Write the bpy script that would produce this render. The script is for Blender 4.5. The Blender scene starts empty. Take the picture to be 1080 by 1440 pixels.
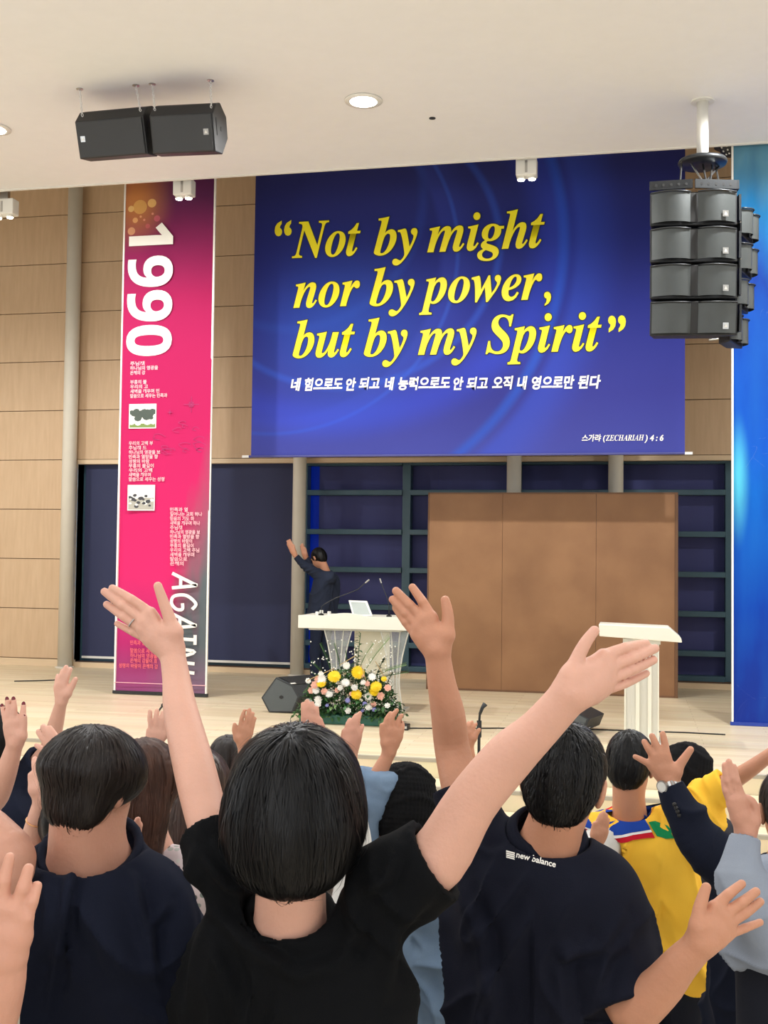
import bpy, math, random, time
import numpy as np
from mathutils import Vector, Matrix
T0 = time.time()
SC = bpy.context.scene
COL = SC.collection
random.seed(7); RNG = np.random.default_rng(7)

# ---------------------------------------------------------------- camera
FPX = 1600.0; CZ = 1.95
_yaw = math.atan(FPX/7333); _roll = .012; _pit = math.atan(64/FPX)
CF = np.array([-math.sin(_yaw)*math.cos(_pit), math.cos(_yaw)*math.cos(_pit), math.sin(_pit)])
_r0 = np.array([math.cos(_yaw), math.sin(_yaw), 0.]); _u0 = np.cross(_r0, CF)
CR = _r0*math.cos(_roll)+_u0*math.sin(_roll); CU = _u0*math.cos(_roll)-_r0*math.sin(_roll)
CC = np.array([0, 0, CZ])
cam = bpy.data.cameras.new('camera'); cam.sensor_fit = 'VERTICAL'; cam.sensor_height = 36
cam.lens = 36*FPX/1440; cam.clip_start = .05; cam.clip_end = 100
camo = bpy.data.objects.new('camera', cam); COL.objects.link(camo)
camo.matrix_world = Matrix(((CR[0], CU[0], -CF[0], 0), (CR[1], CU[1], -CF[1], 0), (CR[2], CU[2], -CF[2], CZ), (0, 0, 0, 1)))
SC.camera = camo
# ---------------------------------------------------------------- world, lights, exposure
wd = bpy.data.worlds.new('world'); SC.world = wd; wd.use_nodes = True
wd.node_tree.nodes['Background'].inputs[0].default_value = (.75, .85, 1, 1)
wd.node_tree.nodes['Background'].inputs[1].default_value = .6
SC.view_settings.view_transform = 'Standard'; SC.view_settings.look = 'None'
SC.view_settings.gamma = 1; SC.view_settings.use_curve_mapping = False
SC.view_settings.exposure = 0.0
def light(name, kind, loc, target, power, color, size=1., size_y=None, spot=None):
    l = bpy.data.lights.new(name, kind); l.energy = power; l.color = color
    if kind == 'AREA':
        l.shape = 'RECTANGLE'; l.size = size; l.size_y = size_y or size
    elif kind == 'SPOT':
        l.spot_size = math.radians(spot); l.spot_blend = .5; l.shadow_soft_size = size
    else: l.shadow_soft_size = size
    o = bpy.data.objects.new(name, l); COL.objects.link(o); o.location = loc
    o.rotation_euler = (Vector(target)-Vector(loc)).to_track_quat('-Z', 'Y').to_euler()
    return o
LX = (-9.5, -5.9, -2.31, 1.3, 4.9)
for i, x in enumerate(LX):                       # recessed downlights in front of the stage
    light('downlight_lamp', 'SPOT', (x, 9.54, 5.90), (x, 9.9, 0), 440, (.95, .955, .94), .07, spot=165)
for x in (-7, -2.3, 2.4):                      # unseen fill lamps added over the audience
    for y in (5.2, 1.0, -3.5):
        light('audience_fill_lamp', 'AREA', (x, y, 5.93), (x, y, 0), 95 if y > 5 else 46, (.92, .95, 1), 1.6, 1.6)
light('side_fill_light', 'AREA', (-12.8, 2, 3.2), (0, 3, 3.0), 225, (.84, .92, 1), 9, 3.4)  # added area fill from the left, out of view; no window there
light('side_fill_light', 'AREA', (7.8, 1, 3.2), (0, 4, 3.4), 155, (.88, .94, 1), 9, 3.4)  # same kind of added fill from the right side
light('rear_fill_light', 'AREA', (-2, -7.8, 3.4), (-2, 4, 2.6), 300, (.90, .95, 1), 12, 3.2)  # broad fill added behind the camera, no opening in that wall

def ray(x, y): return CF+(x-540)/FPX*CR-(y-720)/FPX*CU
def onY(x, y, Y): r = ray(x, y); return CC+r*(Y/r[1])
def onZ(x, y, Z): r = ray(x, y); return CC+r*((Z-CZ)/r[2])
def D(x, y, d): return CC+ray(x, y)*d

# ---------------------------------------------------------------- materials
def lin(c):
    return tuple(((v/255)/12.92 if v/255 <= .04045 else ((v/255+.055)/1.055)**2.4) for v in c[:3])+(1.,)
def mat(name, c, rough=.6, metal=0., var=.08, scale=8., bump=0., bscale=60., stretch=(1, 1, 1), emit=0., spec=.5, trans=0., alpha=1., sheen=0., c2=None, sss=0., coord='Object'):
    m = bpy.data.materials.new(name); m.use_nodes = True; nt = m.node_tree; b = nt.nodes['Principled BSDF']
    N, Lk = nt.nodes.new, nt.links.new
    b.inputs['Roughness'].default_value = rough; b.inputs['Metallic'].default_value = metal
    b.inputs['Specular IOR Level'].default_value = spec
    base = lin(c); other = lin(c2) if c2 else tuple(v*(1-var) for v in base[:3])+(1.,)
    tc = N('ShaderNodeTexCoord'); mp = N('ShaderNodeMapping'); mp.inputs['Scale'].default_value = stretch
    Lk(tc.outputs[coord], mp.inputs[0])
    no = N('ShaderNodeTexNoise'); no.inputs['Scale'].default_value = scale; no.inputs['Detail'].default_value = 4
    Lk(mp.outputs[0], no.inputs['Vector'])
    rp = N('ShaderNodeValToRGB'); rp.color_ramp.elements[0].position = .3; rp.color_ramp.elements[1].position = .7
    rp.color_ramp.elements[0].color = other; rp.color_ramp.elements[1].color = base
    Lk(no.outputs['Fac'], rp.inputs[0]); Lk(rp.outputs[0], b.inputs['Base Color'])
    if bump:
        n2 = N('ShaderNodeTexNoise'); n2.inputs['Scale'].default_value = bscale; n2.inputs['Detail'].default_value = 3
        Lk(mp.outputs[0], n2.inputs['Vector'])
        bp = N('ShaderNodeBump'); bp.inputs['Strength'].default_value = bump; bp.inputs['Distance'].default_value = .01
        Lk(n2.outputs['Fac'], bp.inputs['Height']); Lk(bp.outputs[0], b.inputs['Normal'])
    if emit:
        b.inputs['Emission Color'].default_value = base; b.inputs['Emission Strength'].default_value = emit
    if trans: b.inputs['Transmission Weight'].default_value = trans
    if alpha < 1: b.inputs['Alpha'].default_value = alpha
    if sheen: b.inputs['Sheen Weight'].default_value = sheen
    if sss:
        b.inputs['Subsurface Weight'].default_value = sss; b.inputs['Subsurface Radius'].default_value = (.012, .005, .003)
        b.inputs['Subsurface Scale'].default_value = 1.
    return m
M = {}
M['ceiling'] = mat('ceiling_paint', (240, 239, 238), .85, var=.02)
M['panel'] = mat('wood_wall_panel', (212, 182, 148), .55, c2=(202, 171, 136), scale=3, stretch=(6, 6, .7), bump=.03)
M['joint'] = mat('dark_joint', (110, 80, 58), .8)
M['trimwood'] = mat('pale_wood_trim', (226, 200, 165), .5, scale=4, stretch=(.6, 6, 6))
M['post'] = mat('ivory_post_paint', (222, 216, 202), .45, var=.03)
M['mullion'] = mat('teal_mullion', (62, 92, 104), .4, var=.1)
M['blind'] = mat('navy_blind', (46, 52, 86), .75, c2=(41, 46, 78), scale=1.2, stretch=(1.5, 1, .1), bump=.03)
M['blind2'] = mat('indigo_blind', (72, 76, 128), .75, c2=(62, 64, 112), scale=1.3, stretch=(2, 1, .05), bump=.03)
M['white'] = mat('white_plastic', (235, 233, 225), .4, var=.02)
M['black'] = mat('black_cabinet', (30, 31, 33), .5, bump=.08, bscale=400)
M['grille'] = mat('black_grille', (38, 40, 42), .45, bump=.3, bscale=900, spec=.6)
M['grille2'] = mat('steel_grille', (74, 78, 78), .4, bump=.2, bscale=700, metal=.3)
M['metal'] = mat('zinc_metal', (190, 190, 188), .3, 1.)
M['chain'] = mat('bright_chain', (232, 232, 230), .35, .2)
M['dmetal'] = mat('dark_metal', (60, 62, 64), .4, .7)
M['glow'] = mat('lamp_diffuser', (255, 252, 240), .5, emit=14.)
M['day'] = mat('daylit_pane', (90, 190, 255), .3, emit=2.2)
M['day2'] = mat('dim_daylit_pane', (10, 50, 190), .3, emit=.16)
M['rust'] = mat('brown_board', (150, 108, 72), .6, c2=(133, 93, 60), scale=2.2, bump=.05, bscale=40)
M['rustedge'] = mat('brown_board_edge', (112, 78, 52), .6)
M['acryl'] = mat('clear_acrylic', (250, 252, 245), .12, alpha=.2, var=.01)
M['acrylw'] = mat('milky_acrylic', (238, 236, 224), .3, trans=.25, var=.01)
M['wtop'] = mat('white_lectern_top', (238, 234, 218), .35, var=.01)
M['cable'] = mat('black_rubber', (28, 28, 28), .6)
M['seat'] = mat('cream_chair', (216, 208, 190), .6)

def floor_mat():
    m = bpy.data.materials.new('stage_planks'); m.use_nodes = True; nt = m.node_tree; b = nt.nodes['Principled BSDF']
    N, Lk = nt.nodes.new, nt.links.new
    tc = N('ShaderNodeTexCoord'); br = N('ShaderNodeTexBrick')
    br.inputs['Color1'].default_value = lin((246, 230, 198)); br.inputs['Color2'].default_value = lin((232, 212, 176))
    br.inputs['Mortar'].default_value = lin((196, 172, 136)); br.inputs['Scale'].default_value = 1
    br.inputs['Brick Width'].default_value = 1.2; br.inputs['Row Height'].default_value = .095; br.inputs['Mortar Size'].default_value = .002
    Lk(tc.outputs['Object'], br.inputs['Vector'])
    no = N('ShaderNodeTexNoise'); mp = N('ShaderNodeMapping'); mp.inputs['Scale'].default_value = (1.2, 22, 1)
    Lk(tc.outputs['Object'], mp.inputs[0]); Lk(mp.outputs[0], no.inputs['Vector']); no.inputs['Scale'].default_value = 2.5
    mx = N('ShaderNodeMixRGB'); mx.blend_type = 'MULTIPLY'; mx.inputs[0].default_value = .22
    Lk(br.outputs[0], mx.inputs[1]); Lk(no.outputs['Color'], mx.inputs[2]); Lk(mx.outputs[0], b.inputs['Base Color'])
    b.inputs['Roughness'].default_value = .38
    return m
M['stage'] = floor_mat()

# ---------------------------------------------------------------- mesh helpers
class MB:
    def __init__(s): s.v = []; s.f = []
    def add(s, vs, fs):
        n = len(s.v); s.v += [tuple(map(float, v)) for v in vs]; s.f += [tuple(i+n for i in f) for f in fs]; return s
    def box(s, lo, hi, rot=None, piv=None):
        x0, y0, z0 = lo; x1, y1, z1 = hi
        vs = [(x, y, z) for x in (x0, x1) for y in (y0, y1) for z in (z0, z1)]
        if rot is not None:
            p = Vector(piv if piv is not None else [(a+b)/2 for a, b in zip(lo, hi)])
            vs = [tuple(rot @ (Vector(v)-p)+p) for v in vs]
        return s.add(vs, [(0, 1, 3, 2), (4, 6, 7, 5), (0, 4, 5, 1), (2, 3, 7, 6), (0, 2, 6, 4), (1, 5, 7, 3)])
    def tube(s, pts, r, n=10, cap=True):
        pts = [Vector(p) for p in pts]; k = len(pts); rs = r if hasattr(r, '__len__') else [r]*k
        vs = []; up = None
        for i, p in enumerate(pts):
            t = (pts[min(i+1, k-1)]-pts[max(i-1, 0)]).normalized()
            if up is None: up = t.orthogonal().normalized()
            up = (up-t*up.dot(t)).normalized(); w = t.cross(up)
            for j in range(n):
                a = 2*math.pi*j/n; vs.append(p+(up*math.cos(a)+w*math.sin(a))*rs[i])
        fs = [(i*n+j, i*n+(j+1) % n, (i+1)*n+(j+1) % n, (i+1)*n+j) for i in range(k-1) for j in range(n)]
        if cap: fs += [tuple(range(n))[::-1], tuple((k-1)*n+j for j in range(n))]
        return s.add(vs, fs)
    def lathe(s, prof, c, n=20, axis='z'):
        vs = []
        for r, z in prof:
            for j in range(n):
                a = 2*math.pi*j/n; p = (r*math.cos(a), r*math.sin(a), z)
                if axis == 'y': p = (p[0], p[2], p[1])
                if axis == 'x': p = (p[2], p[0], p[1])
                vs.append((c[0]+p[0], c[1]+p[1], c[2]+p[2]))
        k = len(prof)
        fs = [(i*n+j, i*n+(j+1) % n, (i+1)*n+(j+1) % n, (i+1)*n+j) for i in range(k-1) for j in range(n)]
        fs += [tuple(range(n))[::-1], tuple((k-1)*n+j for j in range(n))]
        return s.add(vs, fs)
    def prism(s, poly, a, b):                      # poly: list of 3D points, swept from +a to +b (vectors)
        a = Vector(a); b = Vector(b); n = len(poly)
        vs = [Vector(p)+a for p in poly]+[Vector(p)+b for p in poly]
        fs = [(i, (i+1) % n, n+(i+1) % n, n+i) for i in range(n)]+[tuple(range(n))[::-1], tuple(range(n, 2*n))]
        return s.add(vs, fs)
    def ell(s, c, r, n=10, m=8):
        vs = [(c[0]+r[0]*math.sin(math.pi*i/m)*math.cos(2*math.pi*j/n), c[1]+r[1]*math.sin(math.pi*i/m)*math.sin(2*math.pi*j/n), c[2]+r[2]*math.cos(math.pi*i/m)) for i in range(m+1) for j in range(n)]
        return s.add(vs, [(i*n+j, (i+1)*n+j, (i+1)*n+(j+1) % n, i*n+(j+1) % n) for i in range(m) for j in range(n)])
    def build(s, name, m, parent=None, smooth=False, bevel=0.):
        me = bpy.data.meshes.new(name); me.from_pydata(s.v, [], s.f); me.update()
        if m is not None: me.materials.append(m)
        o = bpy.data.objects.new(name, me); COL.objects.link(o)
        import bmesh
        bm = bmesh.new(); bm.from_mesh(me); bmesh.ops.recalc_face_normals(bm, faces=bm.faces)
        if bevel: bmesh.ops.bevel(bm, geom=[e for e in bm.edges if e.is_manifold and e.calc_face_angle(0) > .5], offset=bevel, segments=2, affect='EDGES', profile=.5)
        bm.to_mesh(me); bm.free()
        if smooth: me.shade_smooth()
        if parent: par(o, parent)
        return o
def par(o, p):
    o.parent = p
    if p.type == 'EMPTY': o.matrix_parent_inverse = Matrix.Translation(-Vector(p.location))
def thing(name, loc, label, cat, group=None):
    o = bpy.data.objects.new(name, None); COL.objects.link(o); o.location = tuple(map(float, loc)); o.empty_display_size = .1
    return tag(o, label, cat, group)
def tag(o, label=None, cat=None, group=None, kind=None):
    if label: o['label'] = label
    if cat: o['category'] = cat
    if group: o['group'] = group
    if kind: o['kind'] = kind
    return o
def struct(name, mb, m, parent=None, **k):
    o = mb.build(name, m, parent, **k)
    if not parent: o['kind'] = 'structure'
    return o
def text(name, body, m, parent, fn, size, depth=0., shear=0., off=0., space=1., xs=1., wrap=None, align='LEFT'):
    """flat lettering: fn(u, v) -> point on the carrier, u right, v up in metres"""
    c = bpy.data.curves.new(name, 'FONT'); c.body = body; c.size = size; c.shear = shear; c.offset = off; c.space_character = space; c.align_x = align
    c.fill_mode = 'FRONT'; c.resolution_u = 3
    o = bpy.data.objects.new(name, c)
    me = bpy.data.meshes.new_from_object(o)
    bpy.data.objects.remove(o); bpy.data.curves.remove(c)
    for v in me.vertices: v.co = Vector(fn(v.co.x*xs, v.co.y))
    me.materials.clear(); me.materials.append(m); me.name = name
    o = bpy.data.objects.new(name, me); COL.objects.link(o)
    if parent: par(o, parent)
    return o
def mb_uc(s, U0, L0):
    return ''.join(chr(U0+ord(c)-65) if 'A' <= c <= 'Z' else chr(L0+ord(c)-97) if 'a' <= c <= 'z' else c for c in s)
def strokes(name, paths, w, m, parent, fn, closed=False):
    """flat brush strokes: list of [(u,v),...] polylines of width w"""
    mb = MB(); dy = 0.
    for P in paths:
        P = np.array(P, float); Q = []
        for i in range(len(P)-1):
            p0, p1, p2, p3 = P[max(i-1, 0)], P[i], P[i+1], P[min(i+2, len(P)-1)]
            for t in np.linspace(0, 1, 6, endpoint=(i == len(P)-2)):
                Q.append(.5*((2*p1)+(-p0+p2)*t+(2*p0-5*p1+4*p2-p3)*t*t+(-p0+3*p1-3*p2+p3)*t**3))
        Q = np.array(Q); Tn = np.gradient(Q, axis=0); Tn /= np.linalg.norm(Tn, axis=1)[:, None]+1e-9
        Nn = np.stack([-Tn[:, 1], Tn[:, 0]], 1)*w/2
        vs = [fn(*p) for p in Q+Nn]+[fn(*p) for p in Q-Nn]; n = len(Q); dy += .0005; vs = [(v[0], v[1]-dy, v[2]) for v in vs]
        mb.add(vs, [(i, i+1, n+i+1, n+i) for i in range(n-1)])
    return mb.build(name, m, parent)

# ---------------------------------------------------------------- structure
YW = 14.44; ZS = .40; ZC = 5.95; YE = 11.22; YF = 8.72
XL, XR, YB, ZH = -13., 8., -8., 8.2
struct('floor', MB().box((XL, YB, -.55), (XR, YW+.6, -.45)), mat('hall_floor', (232, 222, 202), .4, scale=3, stretch=(1, 10, 1)))
for k, (ya, yb_, z) in enumerate(((YB, 2.75, -.06), (2.75, 3.6, -.22), (3.6, 4.5, -.36))): struct('floor_tier', MB().box((XL, ya, -.45), (XR, yb_, z)), mat('tier_floor', (214, 202, 182), .45))
st = MB().box((XL, YF, -.45), (XR, YW+.6, ZS)); struct('stage_floor', st, M['stage'], bevel=.006)
STEPS = ((8.35, .26), (8.05, .12), (7.78, -.02), (7.50, -.16), (7.2, -.30))
for k, (y, z) in enumerate(STEPS):
    struct('stage_step', MB().box((XL, y, -.45), (XR, YF if k == 0 else STEPS[k-1][0], z)), M['stage'], bevel=.006)
nose = mat('step_nosing', (176, 168, 150), .5)
for y, z in ((YF, ZS),)+STEPS:
    struct('step_nosing_trim', MB().box((XL, y-.004, z-.022), (XR, y+.035, z+.004)), nose)
struct('ceiling', MB().box((XL, YB, ZC), (XR, YE, ZC+.25)), M['ceiling'])
struct('ceiling_upper', MB().box((XL, YE-.1, ZH), (XR, YW+.6, ZH+.1)), M['ceiling'])
struct('ceiling_trim', MB().box((XL, YE-.06, ZC+.25), (XR, YE, ZH)), M['ceiling'])
struct('ceiling_edge_trim', MB().box((XL, YE-.02, ZC-.012), (XR, YE+.012, ZC+.03)), M['white'])
struct('wall_left', MB().box((XL-.1, YB, -.45), (XL, YW+.6, ZH)), M['ceiling'])
struct('wall_right', MB().box((XR, YB, -.45), (XR+.1, YW+.6, ZH)), M['ceiling'])
struct('wall_rear', MB().box((XL, YB-.1, -.45), (XR, YB, ZH)), M['ceiling'])
struct('wall_behind_windows', MB().box((XL, YW+.6, 0), (XR, YW+.7, ZH)), M['joint'])
# wood panels, one object each, around the window opening
X0, X1 = -7.50, 2.6; Z0, Z1 = .47, 3.25
wb = struct('wall_back', MB().box((XL, YW+.03, ZS), (X0, YW+.6, ZH)).box((X0, YW+.03, Z1), (X1, YW+.5, ZH)).box((X1, YW+.03, ZS), (XR, YW+.6, ZH)).box((X0, YW+.03, ZS), (X1, YW+.5, Z0)), M['joint'])
cols = [-12.9, -10.4, -7.64, -4.7, -3.0, -.7, 1.3, 3.6, 5.8, 8.0]
rows = [.50+.688*i for i in range(12)]
for i in range(len(cols)-1):
    for j in range(len(rows)-1):
        a, b, c, d = cols[i], cols[i+1], rows[j], rows[j+1]
        if d > ZH: continue
        lo, hi = c, d
        if b > X0+.01 and a < X1+.5 and a > -7.7:
            if d <= Z1+.01: continue
            lo = max(c, Z1)
        MB().box((a+.004, YW, lo+.005), (b-.004, YW+.03, hi-.005)).build('wall_panel', M['panel'], wb)
MB().box((-7.64, YW, Z0), (X0, YW+.3, Z1)).build('opening_trim', M['trimwood'], wb)
struct('baseboard_back', MB().box((XL, YW-.025, ZS), (X0+.02, YW+.03, ZS+.095)).box((X0, YW-.01, ZS), (X1, YW+.03, Z0-.005)), M['trimwood'])
struct('trim_1', MB().box((X0, YW-.012, Z1-.06), (X1, YW+.1, Z1)), M['trimwood'])
# window frames
win = tag(MB().box((X0, YW+.34, Z0-.02), (X0+.05, YW+.42, Z1)).build('window_1', M['mullion']), kind='structure')
hz = [onY(500, y, YW+.25)[2] for y in (693, 748, 801, 853, 905)]
xm = onY(572, 760, YW+.25)[0]
xs = [X0+.02, -5.95, -4.3, xm, -1.45, -.2, onY(1026, 800, YW+.25)[0], X1-.05]
for x in xs: MB().box((x-.055, YW+.20, Z0), (x+.055, YW+.36, Z1)).build('mullion', M['mullion'], win, bevel=.006)
for z in hz+[Z0+.03, Z1-.05]:
    for a, b in zip(xs[:-1], xs[1:]):
        MB().box((a+.055, YW+.17, z-.035), (b-.055, YW+.33, z+.035)).build('transom', M['mullion'], win, bevel=.006)
for a, b in zip(xs[:-1], xs[1:]):
    MB().box((a+.03, YW+.45, Z0), (b-.03, YW+.46, Z1)).build('window_pane', M['day2'] if a > -7.4 else M['day'], win)
def blind(x0, x1, y, m, label, zb, zt=Z1-.01, bar=True):
    t = thing('roller_blind', ((x0+x1)/2, y, zb), label, 'blind')
    n = int((x1-x0)*10)+2; vs = []; 
    for i in range(n+1):
        x = x0+(x1-x0)*i/n; w = .006*math.sin(i*1.7)+.004*math.sin(i*.61)
        for z in np.linspace(zb, zt, 6): vs.append((x, y+w*(1-(z-zb)/(zt-zb)*.8), z))
    fs = [(i*6+j, i*6+j+1, (i+1)*6+j+1, (i+1)*6+j) for i in range(n) for j in range(5)]
    MB().add(vs, fs).build('fabric', m, t, smooth=True)
    if bar: MB().box((x0, y-.012, zb-.03), (x1, y+.012, zb)).build('bottom_bar', M['white'], t)
    MB().tube([(x0, y, zt+.0), (x1, y, zt+.0)], .02).build('roller', M['dmetal'], t)
blind(-7.42, -4.42, YW+.10, M['blind'], 'navy roller blind with white bottom bar behind the pink hanging banner', .545)
blind(-4.13, -2.50, YW+.38, M['blind2'], 'indigo blind behind teal window bars left of the middle upright bar', Z0, bar=False)
blind(-2.50, -.7, YW+.38, M['blind2'], 'indigo blind behind the window bars at the left edge of the brown board', Z0, bar=False)
blind(-.7, 2.55, YW+.38, M['blind2'], 'indigo blind behind the window bars right of the brown board', Z0, bar=False)
# posts
def post(px, r, zt, label, y=YW-.14, ztop=None, py=700):
    x = onY(px, py, y)[0]
    t = thing('round_post', (x, y, ZS), label, 'post')
    MB().tube([(x, y, ZS), (x, y, ztop or zt)], r, 24).build('shaft', M['post'], t, smooth=True)
    MB().lathe([(r+.03, 0), (r+.03, .012), (r+.005, .02)], (x, y, ZS), 24).build('base_ring', M['post'], t)
post(96.5, .098, ZH, 'tall ivory round post at the left, running floor to ceiling beside the wood panels')
post(421, .088, ZH, 'ivory round post between the navy blind and the barred window, beside the suited man')
post(723, .092, ZH, 'ivory round post rising behind the left half of the brown board', py=670)
post(866, .092, ZH, 'ivory round post rising behind the right half of the brown board', py=670)

# ---------------------------------------------------------------- ceiling fittings
for x in LX:
    t = thing('ceiling_downlight', (x, 9.54, ZC-.01), 'round recessed downlight '+{-2.31: 'glowing in the middle of the ceiling', -5.9: 'at the left edge of the ceiling', 1.3: 'on the ceiling right of the line array pipe', -9.5: 'on the ceiling far off to the left', 4.9: 'on the ceiling far off to the right'}[x], 'light')
    MB().lathe([(.125, 0), (.165, -.004), (.165, -.012), (.12, -.016)], (x, 9.54, ZC), 32).build('trim_ring', M['white'], t, smooth=True)
    MB().lathe([(.118, -.017), (.118, -.0175)], (x, 9.54, ZC), 32).build('diffuser', M['glow'], t)
for x in (-7, -2.3, 2.4):  # out-of-view frames made up to carry the added fill lamps
    for y in (5.2, 1.0, -3.5):
        t = thing('added_fill_panel', (x, y, ZC), 'square added fill light panel above the audience, %s column, %s row' % ({-7: 'left', -2.3: 'middle', 2.4: 'right'}[x], {5.2: 'front', 1.0: 'middle', -3.5: 'rear'}[y]), 'light', 'added fill panels above the audience')
        MB().box((x-.84, y-.84, ZC-.012), (x+.84, y+.84, ZC)).build('frame', M['white'], t)
for k, (px, py) in enumerate(((6, 306), (258.5, 279), (740.5, 252))):
    c = onY(px, py, YE+.14); s = .21 if k else .27
    t = thing('stage_floodlight', (c[0], c[1], c[2]+.4), ('white twin lamp housing hanging at the far left of the ceiling edge', 'white twin lamp housing hanging in front of the top of the pink banner', 'white twin lamp housing hanging in front of the blue scripture banner')[k], 'light')
    MB().box((c[0]-s/2, c[1]-.06, c[2]+.025), (c[0]+s/2, c[1]+.08, c[2]+.2)).build('housing', M['white'], t, bevel=.012)
    MB().box((c[0]-s*.18, c[1]-.02, c[2]+.2), (c[0]+s*.18, c[1]+.03, ZH-.01)).build('hanging_bar', M['metal'], t)
    for sx in (-1, 1):
        h = MB().lathe([(.035, .03), (.042, 0), (.038, -.002)], (c[0]+sx*s*.26, c[1], c[2]), 16).build('lamp_head', M['white'], t)
        MB().lathe([(.034, -.004), (.034, -.01)], (c[0]+sx*s*.26, c[1], c[2]), 16).build('lens', M['glow'], h)
    MB().box((c[0]-.012, c[1]-.066, c[2]+.05), (c[0]+.012, c[1]-.06, c[2]+.17)).build('bracket', M['metal'], t)
c = onY(1030, 206, YE+.34)
t = thing('dome_light', (c[0], c[1], c[2]), 'black bowl-shaped effect light with a grid of white lenses beside the blue side banner', 'light')
MB().lathe([(.175, .03), (.175, 0), (.13, 0), (.115, -.05), (.07, -.09), (.0, -.1)], c, 28).build('bowl', M['black'], t, smooth=True)
MB().tube([(c[0], c[1], c[2]+.03), (c[0], c[1], ZH-.01)], .02).build('hanging_rod', M['dmetal'], t)
for a in range(5):
    for b in range(3):
        ang = math.radians(-150+a*30); el = .25+b*.38
        r = .12*math.cos(el)+.004
        MB().ell((c[0]+r*math.cos(ang), c[1]+r*math.sin(ang), c[2]-.1*math.sin(el)), (.011, .011, .011), 8, 6).build('lens', M['white'], t)
c = onZ(608, 166, ZC); tag(MB().lathe([(.03, 0), (.03, -.006), (.008, -.012)], c, 16).build('ceiling_sensor', M['dmetal']), 'tiny round sensor on the ceiling right of the middle downlight', 'sensor')

# hung loudspeakers -------------------------------------------------------
def hung_speaker(p0, p1, label, logo_u, chains):
    """p0,p1: left/right ends of the front face's mid-height line"""
    p0 = Vector(p0); p1 = Vector(p1); ax = (p1-p0).normalized(); tilt = math.radians(20)
    fwd = Vector((0, 0, 1)).cross(ax).normalized()*-1                    # towards audience (-y)
    if fwd.y > 0: fwd = -fwd
    f = fwd*math.cos(tilt)-Vector((0, 0, 1))*math.sin(tilt); u = ax.cross(f); u = u if u.z > 0 else -u
    prof = [(0, -.185), (0, .185), (-.05, .2), (-.22, .2), (-.36, .09), (-.36, -.09), (-.22, -.2), (-.05, -.2)]
    prof = [(0, -.18), (0, .125), (-.10, .20), (-.20, .21), (-.33, .10), (-.33, -.08), (-.17, -.205)]
    t = thing('hanging_loudspeaker', (p0+p1)/2+u*.2, label, 'loudspeaker')
    MB().prism([f*a+u*b for a, b in prof], p0, p1).build('cabinet', M['black'], t, bevel=.008)
    MB().prism([f*.012+u*.118, f*.012-u*.172, -f*.004-u*.172, -f*.004+u*.118], p0+ax*.015, p1-ax*.015).build('grille', M['grille'], t, bevel=.005)
    q = p0+(p1-p0)*logo_u-u*.02+f*.014
    MB().prism([-u*.024-ax*.022, -u*.024+ax*.022, u*.024+ax*.022, u*.024-ax*.022], q, q+f*.002).build('logo_badge', M['metal'], t)
    MB().prism([-u*.012-ax*.012, -u*.012+ax*.012, u*.014], q+f*.0025, q+f*.0032).build('logo_mark', M['white'], t)
    e = p1+ax*.001
    MB().prism([-f*.06+u*.09, -f*.085+u*.09, -f*.085-u*.05, -f*.06-u*.05], e, e+ax*.003).build('handle_slot', M['cable'], t)
    MB().prism([-f*.17+(u*math.cos(k*.785)+f*math.sin(k*.785))*.02 for k in range(8)], e, e+ax*.003).build('pole_socket', M['cable'], t)
    for (uu, top) in chains:
        a = p0+(p1-p0)*uu+u*.165-f*.05; b = Vector(top)
        ch = MB(); n = int((b-a).length/.028)
        for i in range(n):
            c0 = a+(b-a)*((i+.5)/n); d = (b-a).normalized(); s = d.orthogonal().normalized()
            if i % 2: s = d.cross(s)
            ch.tube([c0+d*.017*math.cos(w*math.pi/4)+s*.009*math.sin(w*math.pi/4) for w in range(9)], .0032, 5, cap=False)
        c = ch.build('chain', M['chain'], t, smooth=True)
        MB().lathe([(.03, 0), (.03, -.005), (.01, -.01)], b, 12).build('ceiling_plate', M['metal'], c)
    return t
ys = 8.95
A0, A1 = onY(108, 193, ys-.1), onY(204, 185, ys-.16); B0, B1 = onY(212, 185, ys-.2), onY(301, 181, ys-.2)
cc = [onZ(x, y, ZC) for x, y in ((112, 125), (191, 120), (214, 118), (296, 113))]
hung_speaker(A0, A1, 'black loudspeaker hung by chains, left one of the ceiling pair', .10, [(.08, cc[0]), (.93, cc[1])])
hung_speaker(B0, B1, 'black loudspeaker hung by chains, right one of the ceiling pair with its end visible', .88, [(.06, cc[2]), (.95, cc[3])])

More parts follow.
